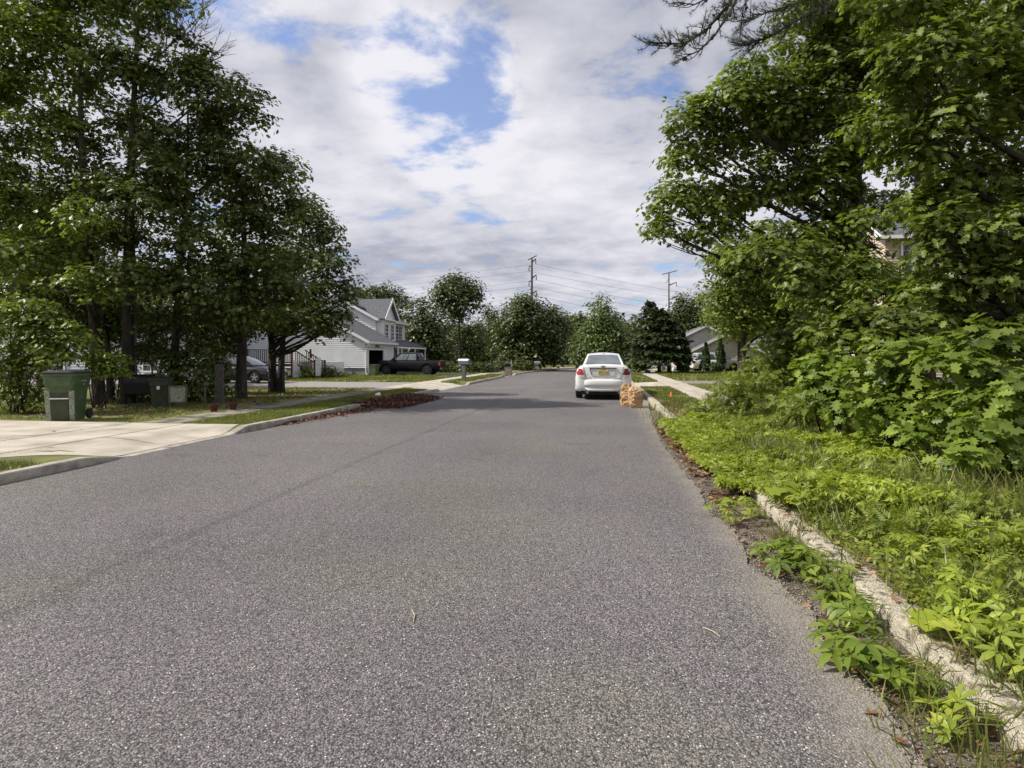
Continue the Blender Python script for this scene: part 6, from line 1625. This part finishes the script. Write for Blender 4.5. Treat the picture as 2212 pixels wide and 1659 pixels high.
woods('far_woods', 'woods behind the tan house on the right', (1700, 3000), 45, 62, lambda x: 600, 204, 170, leaf=.5)

# ------------------------------------------------------------------ ground cover
def scatter(n, xf, yr, dens=None, rg=None):
    rg = rg or rng
    Y = yr[0] + (yr[1] - yr[0]) * rg.random(n); X = np.array([xf(y, u) for y, u in zip(Y, rg.random(n))])
    return X, Y
def zr_np(X, Y, f): return np.array([f(x, y) for x, y in zip(X, Y)])
def ground_leaves(name, label, tmpl, X, Y, z, size, m, rg, up=1.0, jit=.35, kind='stuff', cat='ground cover'):
    n = len(X); pos = np.stack([X, Y, z], 1)
    nrm = np.array([0, 0, up])[None] + rg.normal(size=(n, 3)) * jit
    o = leaf_mesh(name, tmpl, pos, frames(nrm, rg), size, m)
    return tag(o, label, cat, kind=kind)
def upright(name, label, X, Y, z, h, m, rg, lean=.25, wid=1.0, cat='grass'):
    n = len(X); pos = np.stack([X, Y, z], 1)
    a = rg.random(n) * 2 * math.pi; up = np.stack([rg.normal(size=n) * lean, rg.normal(size=n) * lean, np.ones(n)], 1); up /= np.linalg.norm(up, axis=1, keepdims=True)
    x = np.stack([np.cos(a), np.sin(a), np.zeros(n)], 1); y = np.cross(up, x); y /= np.linalg.norm(y, axis=1, keepdims=True); x = np.cross(y, up)
    R = np.stack([x * wid, y, up], 2).astype(np.float32)
    o = leaf_mesh(name, T_BLADE, pos, R, h, m)
    return tag(o, label, cat, kind='stuff')
g1 = np.random.default_rng(301)
def nz(x, y, s, o=0): return mnoise.noise(Vector((x * s, y * s, o)))
# leaf litter: brown leaves in the gutter, along the kerb and over the wild soil
def litter():
    X, Y = [], []
    n = 4200
    yy = 1.0 + 11 * g1.random(n) ** 1.3; u = g1.random(n)
    xx = 1.1 + u * 5.5
    k = np.array([(nz(a, b, .9, 2) > -.12) or g1.random() < .25 for a, b in zip(xx, yy)]); X.append(xx[k]); Y.append(yy[k])
    n = 3600; yy = 2.0 + 12 * g1.random(n); xx = 1.10 + .42 * g1.random(n) ** .7
    k = np.array([nz(a, b, 1.1, 5) > -.05 for a, b in zip(xx, yy)]); X.append(xx[k]); Y.append(yy[k])
    X = np.concatenate(X); Y = np.concatenate(Y)
    z = np.array([(.02 if x < xr(y) else (kzr(y) + .01 if x < xr(y) + KW else verge_r(x, y) + .01)) for x, y in zip(X, Y)]) + g1.random(len(X)) * .02
    ground_leaves('leaf_litter', 'dry brown leaves lying in the gutter and on the soil along the right kerb', T_MID, X, Y, z, .045 + .05 * g1.random(len(X)), M['litter'], g1, jit=.35, cat='leaf litter')
    n = 2600; yy = 1.5 + 13 * g1.random(n); xx = 1.08 + 1.5 * g1.random(n) ** 1.4
    z = np.array([(.015 if x < xr(y) else (kzr(y) + .01 if x < xr(y) + KW else verge_r(x, y) + .01)) for x, y in zip(xx, yy)])
    fw = g1.normal(size=(n, 3)) * np.array([1, 1, .05])
    o = leaf_mesh('pine_straw', (np.array([(-.02, 0, 0), (.02, 0, 0), (0, 1, .02)], dtype=np.float32), np.array([(0, 1, 2)], dtype=np.int32)), np.stack([xx, yy, z + .008], 1), frames(np.tile([0, 0, 1.], (n, 1)) + g1.normal(size=(n, 3)) * .1, g1, fwd=fw), .06 + .09 * g1.random(n), M['litter'])
    tag(o, 'thin dry needles and stalks scattered along the right gutter', 'leaf litter', kind='stuff')
litter()
# creeper carpet
def creeper():
    n = 30000; Y = 1.2 + 15.5 * g1.random(n) ** 1.15; u = g1.random(n)
    X = xr(0) + .02 + u ** 1.15 * np.minimum(5.5, 1.6 + Y * .32)
    P = []
    for x, y in zip(X, Y):
        if y > 12.8 and x < 3.8: continue
        v = nz(x, y, .75, 9) + .35 * nz(x, y, 2.3, 4)
        edge = max(0, 1 - (x - 1.55) / .30)
        if y < 7.5:
            if v < .05 + .42 * edge + (.06 if x > 3.2 else 0): continue
        elif v < -.30 + .1 * edge + .34 * max(0, min(1, (x - 2.3) / .9)): continue
        if g1.random() > (.55 if y < 8 else .95): continue
        P.append((x, y))
    for k in range(5200):
        y = 6.4 + 6.6 * g1.random(); x = xr(0) - .44 + .8 * g1.random()
        if x < xr(0) - .30 + .25 * nz(0, y, .9, 3) + (.1 if y > 13 else 0): continue
        P.append((x, y))
    P = np.array(P); X, Y = P[:, 0], P[:, 1]
    z = zr_np(X, Y, verge_r) + .04 + (.06 + .13 * g1.random(len(X)) + .14 * np.array([max(0, nz(a, b, .8, 9)) for a, b in zip(X, Y)])) * np.clip((X - 1.55) / .5 + .3, .25, 1)
    ground_leaves('creeper_carpet', 'bright yellow-green five leaflet creeper carpeting the right bank behind the kerb', T_CREEP, X, Y, z, .055 + .05 * g1.random(len(X)), M['lime'], g1, jit=.38)
    # low mixed forbs
    n = 30000; Y = 1.0 + 16 * g1.random(n); X = xr(0) + .18 + g1.random(n) ** 1.1 * 6.0
    k = np.array([(nz(a, b, 1.3, 21) > -.2 or b > 9) and not (b > 13 and a < 3.4) for a, b in zip(X, Y)]); X, Y = X[k], Y[k]
    z = zr_np(X, Y, verge_r) + .02 + .16 * g1.random(len(X)) * np.clip((X - 1.5), .3, 1.3)
    ground_leaves('low_weeds', 'small leaved weeds covering the soil of the right bank', T_MID, X, Y, z, .03 + .045 * g1.random(len(X)), M['weed'], g1, jit=.6)
    n = 9000; Y = 1.2 + 6.5 * g1.random(n); X = xr(0) + .17 + g1.random(n) * 1.1
    z = zr_np(X, Y, verge_r) + .01 + .07 * g1.random(n)
    ground_leaves('low_weeds', 'tiny weeds and runners close behind the bare kerb', T_MID, X, Y, z, .02 + .04 * g1.random(n), M['weed'], g1, jit=.7)
    n = 10000; Y = 2.5 + 14 * g1.random(n) ** .9; X = xr(0) + .4 + g1.random(n) * (1.5 + Y * .30)
    k = np.array([nz(a, b, .9, 31) > .02 and not (b > 13 and a < 3.4) for a, b in zip(X, Y)]); X, Y = X[k], Y[k]
    z = zr_np(X, Y, verge_r) + .03 + .2 * g1.random(len(X))
    ground_leaves('fern_weeds', 'feathery weeds mixed with grass on the right bank', T_SPRIG, X, Y, z, .10 + .10 * g1.random(len(X)), M['weed'], g1, up=.6, jit=.5)
creeper()
def grass_right():
    n = 26000; Y = .8 + 15 * g1.random(n) ** 1.1; X = xr(0) + .12 + g1.random(n) ** 1.2 * 5.2
    k = np.array([nz(a, b, 1.0, 41) > -.08 and not (b > 13 and a < 3.4 and g1.random() < .8) for a, b in zip(X, Y)]); X, Y = X[k], Y[k]
    z = zr_np(X, Y, verge_r)
    upright('tall_grass', 'thin grass blades growing through the creepers on the right bank', X, Y, z, .08 + .24 * g1.random(len(X)) ** 2, M['grass'], g1, .4, .8)
    n = 13000; Y = 5.2 + 8.5 * g1.random(n); X = 2.05 + g1.random(n) * (1.2 + Y * .22)
    k = np.array([nz(a, b, .8, 61) > -.05 for a, b in zip(X, Y)]) & ~((Y > 12.8) & (X < 3.6)); X, Y = X[k], Y[k]
    upright('tall_grass', 'taller seeding grass mixed through the middle of the right bank', X, Y, zr_np(X, Y, verge_r), .14 + .26 * g1.random(len(X)), M['grass'], g1, .45, .7)
    n = 700; Y = 2.5 + 10 * g1.random(n); X = 1.8 + g1.random(n) * 4
    upright('dry_stalks', 'dry tan stalks standing and leaning among the weeds of the right bank', X, Y, zr_np(X, Y, verge_r), .18 + .3 * g1.random(n), M['twig'], g1, .7, .25)
    # tufts in the gutter and at the kerb foot
    X, Y = [], []
    for (cx, cy, n, r) in ((1.42, 2.35, 260, .16), (1.36, 2.9, 120, .12), (1.80, 2.45, 260, .18), (1.45, 4.2, 90, .1), (1.48, 5.1, 120, .08), (1.75, 3.1, 120, .12), (1.95, 2.05, 200, .15), (1.5, 14.2, 200, .25), (1.5, 15.6, 200, .25), (1.45, 13, 140, .2)):
        X.append(cx + g1.normal(size=n) * r); Y.append(cy + g1.normal(size=n) * r * 1.5)
    X = np.concatenate(X); Y = np.concatenate(Y)
    z = np.array([(.01 if x < xr(y) else kzr(y) if x < xr(y) + KW else verge_r(x, y)) for x, y in zip(X, Y)])
    upright('kerb_grass', 'grass tufts growing out of the right gutter and over the kerb', X, Y, z, .06 + .16 * g1.random(len(X)), M['grass'], g1, .5, .7)
grass_right()
# creepers that spill over the kerb, one plant each
def creeper_plant(x, y, n, rad, h, label, seed, size=.10, m='lime', over=True, tmpl=T_CREEP, cat='creeper', name='creeper_plant'):
    rg = np.random.default_rng(seed); rr = random.Random(seed)
    b = G(x, y, .02 if over else VZ); gx = b.x; b.z = .01 if gx < xr(b.y) else VZ
    root = empty(name, b, 0, label, cat, 'creepers spilling over the right kerb' if name == 'creeper_plant' else None)
    P = []; sb = MB(); org = Vector((.25 if gx < 1.5 else 0, 0, .11 if gx < 1.5 else 0))
    for k in range(n):
        a = rr.uniform(0, 2 * math.pi); r = rad * math.sqrt(rr.random())
        p = Vector((math.cos(a) * r, math.sin(a) * r * 1.25, h * (1 - .6 * (r / rad) ** 2) * rr.uniform(.55, 1.1) + .03))
        P.append(p)
        mid = org.lerp(p, .5); mid.z += .03
        o2 = org + Vector((rr.uniform(-.08, .08), rr.uniform(-rad, rad), 0)); sb.tube([o2.lerp(p, .45) + Vector((0, 0, .02)), o2.lerp(p, .75) + Vector((0, 0, .03)), p], [.0022, .002, .0015], 4, cap=False)
    sb.build('stems', M['weed'], root)
    P = np.array([tuple(p) for p in P]) + np.array(b)
    out = (P - np.array(b)) * np.array([1, 1, 0]) * 1.6
    nrm = np.array([0, 0, 1.0])[None] + out + rg.normal(size=P.shape) * .28
    leaf_mesh('leaves', tmpl, P, frames(nrm, rg), size * (.75 + .5 * rg.random(len(P))), M[m], root, origin=b)
M['creepmid'] = leaf_mat('creeper_mid_leaf', (0.100, 0.155, 0.020), (0.175, 0.235, 0.030), (0.260, 0.310, 0.050), 0.34)
for i, (x, y, n, r, h, s, lb, mm) in enumerate((
    (1760, 1255, 34, .22, .16, .11, 'creeper spilling over the kerb at its first visible broken stretch', 'creepmid'),
    (1690, 1215, 26, .18, .14, .105, 'creeper on the gutter debris left of the first broken kerb stretch', 'creepmid'),
    (1830, 1340, 24, .15, .13, .10, 'small creeper hanging off the kerb face in the middle of the bend', 'creepmid'),
    (1850, 1430, 20, .16, .17, .12, 'large leaved creeper reaching furthest onto the asphalt', 'creepmid'),
    (1960, 1500, 18, .12, .12, .085, 'small creeper growing in front of the kerb joint', 'creepmid'),
    (2075, 1590, 14, .12, .10, .08, 'tiny creeper at the foot of the nearest kerb block', 'lime'),
    (1590, 1115, 30, .26, .16, .085, 'pale creeper hiding the kerb just before it emerges from the plants', 'lime'),
    (1530, 1010, 34, .34, .2, .085, 'pale creeper bulging over the hidden kerb further up the road', 'lime'),
    (1460, 935, 40, .4, .22, .09, 'bright pale creeper at the far end of the overgrown kerb', 'lime'),
    (1495, 975, 34, .35, .22, .09, 'bright pale creeper second from the far end of the overgrown kerb', 'lime'),
    (2080, 1340, 22, .2, .2, .085, 'creeper clump behind the kerb beside the broad maple seedling', 'lime'),
    (2000, 1230, 30, .25, .2, .08, 'creeper clump on the bank above the broken kerb', 'lime'),
    (2190, 1450, 24, .2, .18, .08, 'creeper clump at the right picture edge behind the nearest kerb block', 'lime'))):
    creeper_plant(x, y, n, r, h, lb, 400 + i, s, mm, over=x < 1900 or y > 1480)
creeper_plant(2045, 1375, 7, .10, .10, 'broad leaved yellow-green maple seedling just behind the kerb joint', 450, .17, 'lime', False, T_MAPLE, 'seedling', 'maple_seedling')
creeper_plant(1690, 1095, 9, .16, .22, 'round leaved seedling standing above the creepers near the kerb', 451, .14, 'lime', False, T_MAPLE, 'seedling', 'maple_seedling')
creeper_plant(2060, 1120, 8, .16, .22, 'broad leaved seedling at the foot of the layered sapling', 452, .19, 'oakbright', False, T_MAPLE, 'seedling', 'maple_seedling')

def crumbs():
    g2 = np.random.default_rng(811)
    n = 5200; Y = 1.2 + 13 * g2.random(n) ** 1.2; X = np.array([edge_r(y) for y in Y]) + g2.normal(size=n) * .045 + .02 + np.abs(g2.normal(size=n)) * .12 * (g2.random(n) < .5)
    v = np.array([(0, 0, .5), (.5, 0, 0), (0, .5, 0), (-.5, 0, 0), (0, -.5, 0), (0, 0, -.4)], dtype=np.float32)
    f = np.array([(0, 1, 2), (0, 2, 3), (0, 3, 4), (0, 4, 1), (5, 2, 1), (5, 3, 2), (5, 4, 3), (5, 1, 4)], dtype=np.int32)
    z = np.where(X < np.array([edge_r(y) for y in Y]), .021, .008)
    nrm = g2.normal(size=(n, 3)); o = leaf_mesh('gravel', (v, f), np.stack([X, Y, z], 1), frames(nrm, g2), .006 + .016 * g2.random(n) ** 2, M['crumb'])
    tag(o, 'loose grit and asphalt crumbs along the broken right edge of the road', 'gravel', kind='stuff')
M['crumb'] = mat('grit', (0.12, 0.105, 0.09), (0.38, 0.34, 0.29), 60, 0.9)
crumbs()
# grass on the lawns
def lawn_grass():
    g2 = np.random.default_rng(501)
    def add(label, n, xa, xb, ya, yb, h0, h1, zf, wid=1.6, excl=None, xcurve=True, name='lawn_grass', noise_cut=-.25):
        Y = ya + (yb - ya) * g2.random(n); X = xa + (xb - xa) * g2.random(n)
        if xcurve: X = X + np.array([curve(y) for y in Y])
        k = np.array([nz(a, b, .6, 51) > noise_cut and not (excl and excl(a, b)) for a, b in zip(X, Y)]); X, Y = X[k], Y[k]
        z = zr_np(X, Y, zf)
        upright(name, label, X, Y, z, h0 + (h1 - h0) * g2.random(len(X)), M['grass'], g2, .35, wid)
    add('short grass strip between the nearest left kerb and the driveway', 9000, -8.4, -7.06, 4.6, 6.72, .03, .09, verge_l, 1.2)
    add('short grass beside the near driveway behind the left kerb', 22000, -8.42, -7.06, 11.25, 17.5, .03, .08, verge_l, 1.8)
    add('thin grass between sidewalk and kerb towards the leaf pile', 12000, -8.42, -7.06, 17.5, 25.0, .04, .09, verge_l, 3.0)
    add('patchy grass under the left trees', 26000, -16, -9.66, 11.25, 24.9, .03, .09, verge_l, 2.6, noise_cut=-.1)
    add('grass at the far edge of the near driveway behind the bin', 9000, -20, -14, 11.25, 15, .03, .10, verge_l, 2.4)
    add('mown grass of the middle left lawn', 22000, -22, -9.66, 30.9, 42.2, .06, .12, verge_l, 6)
    add('mown grass between the middle sidewalk and the left kerb', 12000, -8.42, -7.06, 30.9, 46, .06, .12, verge_l, 5)
    add('mown grass of the far left lawn', 12000, -20, -9.66, 47.2, 62, .08, .14, verge_l, 8)
    add('mown grass between the right sidewalk and the kerb', 12000, 1.72, 3.0, 16.5, 27.9, .04, .09, verge_r, 3)
    add('mown grass between the far right sidewalk and the kerb', 7000, 1.72, 3.0, 33.5, 50, .06, .12, verge_r, 6)
    add('mown grass right of the right sidewalk', 16000, 4.22, 16, 20, 30.9, .05, .11, verge_r, 4)
    add('mown grass of the far right lawn', 20000, 4.22, 20, 35.1, 58, .07, .13, verge_r, 8)
lawn_grass()
# brown patch of the right verge
def bare_patch():
    g2 = np.random.default_rng(601); n = 3500
    Y = 12.5 + 6.5 * g2.random(n); X = 1.75 + 1.9 * g2.random(n)
    z = zr_np(X, Y, verge_r) + .01
    ground_leaves('dead_grass', 'brown trampled leaves on the bare verge right of the paper bags', T_MID, X, Y, z, .05 + .05 * g2.random(n), M['litter'], g2, jit=.4, cat='leaf litter')
    n = 2600; Y = 12 + 12 * g2.random(n); X = -16 + 6.3 * g2.random(n); z = zr_np(X, Y, verge_l) + .02
    ground_leaves('fallen_leaves', 'dry leaves scattered on the shaded left lawn', T_MID, X, Y, z, .06 + .05 * g2.random(n), M['litter'], g2, jit=.4, cat='leaf litter')
bare_patch()
sheet('bare_verge', frange(12.8, 18.6, .3), lambda Y: 1.72, lambda Y: 2.98, verge_r, M['wildsoil'], nx=6, dz=0.004)

# heap of raked leaves in the left gutter
def leaf_pile():
    g2 = np.random.default_rng(701)
    c = Vector((-6.40, 18.6, 0.018)); root = empty('leaf_pile', c, 0, 'heap of raked dark brown leaves spilling from the left kerb onto the road', 'leaf pile')
    def hgt(u, v):     # u across (-1 kerb..1 road), v along
        h = max(0, 1 - (u * u) ** 1.1) * max(0, 1 - abs(v) ** 2.4)
        h *= .85 + .5 * mnoise.noise(Vector((u * 2, v * 4, 3)))
        return h
    q = MB(); nu, nv = 24, 60; A, B, H = .80, 2.15, .20
    for j in range(nv + 1):
        for i in range(nu + 1):
            u = i / nu * 2 - 1; v = j / nv * 2 - 1
            q.v.append((u * A, v * B, -.015 + H * hgt(u, v) + (.02 * mnoise.noise(Vector((u * 9, v * 20, 1))))))
    for j in range(nv):
        for i in range(nu): a = j * (nu + 1) + i; q.f.append((a, a + 1, a + nu + 2, a + nu + 1)); q.mi.append(0)
    q.build('heap', M['dirt'], root)
    n = 15000; u = g2.uniform(-1.1, 1.1, n); v = g2.uniform(-1.08, 1.08, n)
    h = np.array([hgt(a, b) for a, b in zip(u, v)]); k = (h > .03) | (g2.random(n) < .10); u, v, h = u[k], v[k], h[k]
    pos = np.stack([u * A, v * B, H * h + .015 + .03 * g2.random(len(u))], 1) + np.array(c)
    pos[:, 2] = np.where((pos[:, 0] < xl(0)) & (h < .3), np.maximum(pos[:, 2], kzl(20) + .02), pos[:, 2])
    nrm = np.array([0, 0, 1.])[None] + g2.normal(size=(len(u), 3)) * .6
    leaf_mesh('leaves', T_MID, pos, frames(nrm, g2), .045 + .06 * g2.random(len(u)), M['pile'], root, origin=c)
    # trail of loose leaves along the kerb towards the camera
    n = 1300; Y = 11.8 + 4.4 * g2.random(n) ** .6; X = xl(0) + .02 + .38 * np.abs(g2.normal(size=n)) * (Y - 10.5) / 6
    ground_leaves('gutter_leaves', 'thin trail of brown leaves along the foot of the left kerb', T_MID, X, Y, np.full(n, .03), .05 + .05 * g2.random(n), M['pile'], g2, jit=.4, cat='leaf litter')
    r = empty('paper_scrap', G(817, 857), .4, 'crumpled white scrap lying on the grass behind the leaf heap', 'scrap')
    bm = bmesh.new(); bmesh.ops.create_icosphere(bm, subdivisions=2, radius=.11)
    for v_ in bm.verts: v_.co *= 1 + .5 * mnoise.noise(v_.co * 14); v_.co.z = max(-.05, v_.co.z * .8) + .05
    me = bpy.data.meshes.new('scrap'); bm.to_mesh(me); bm.free(); link('scrap', me, M['white'], r)
leaf_pile()

# twigs and single leaves on the asphalt
def bits():
    for (x0, y0, x1, y1, lb) in ((889, 1316, 893, 1345, 'short dry twig lying on the asphalt near the middle of the road'), (1518, 1355, 1556, 1375, 'curved dry twig lying on the asphalt near the right edge')):
        a, b = G(x0, y0, .024), G(x1, y1, .024); m = a.lerp(b, .5) + Vector((.01, .01, 0))
        q = MB(); q.tube([Vector((0, 0, 0)), m - a, b - a], [.003, .004, .002], 5); o = q.build('twig', M['twig']); o.location = a; tag(o, lb, 'twig')
    g2 = np.random.default_rng(9)
    for (x, y, lb) in ((1436, 978, 'single curled brown leaf on the asphalt by the right gutter'), (112, 932, 'dry leaf lying on the concrete driveway near the left picture edge'), (172, 928, 'dry leaf lying on the concrete driveway in front of the bin'), (640, 908, 'dark leaf lying in the left gutter at the end of the driveway')):
        p = G(x, y, .03 if x > 500 else VZ + .012)
        o = leaf_mesh('fallen_leaf', T_OAK, np.array([[0, 0, 0.]]), frames(np.array([[.2, -.1, 1.]]), g2), np.array([.08]), M['litter']); o.location = p
        tag(o, lb, 'leaf', 'single leaves on the pavement')
bits()
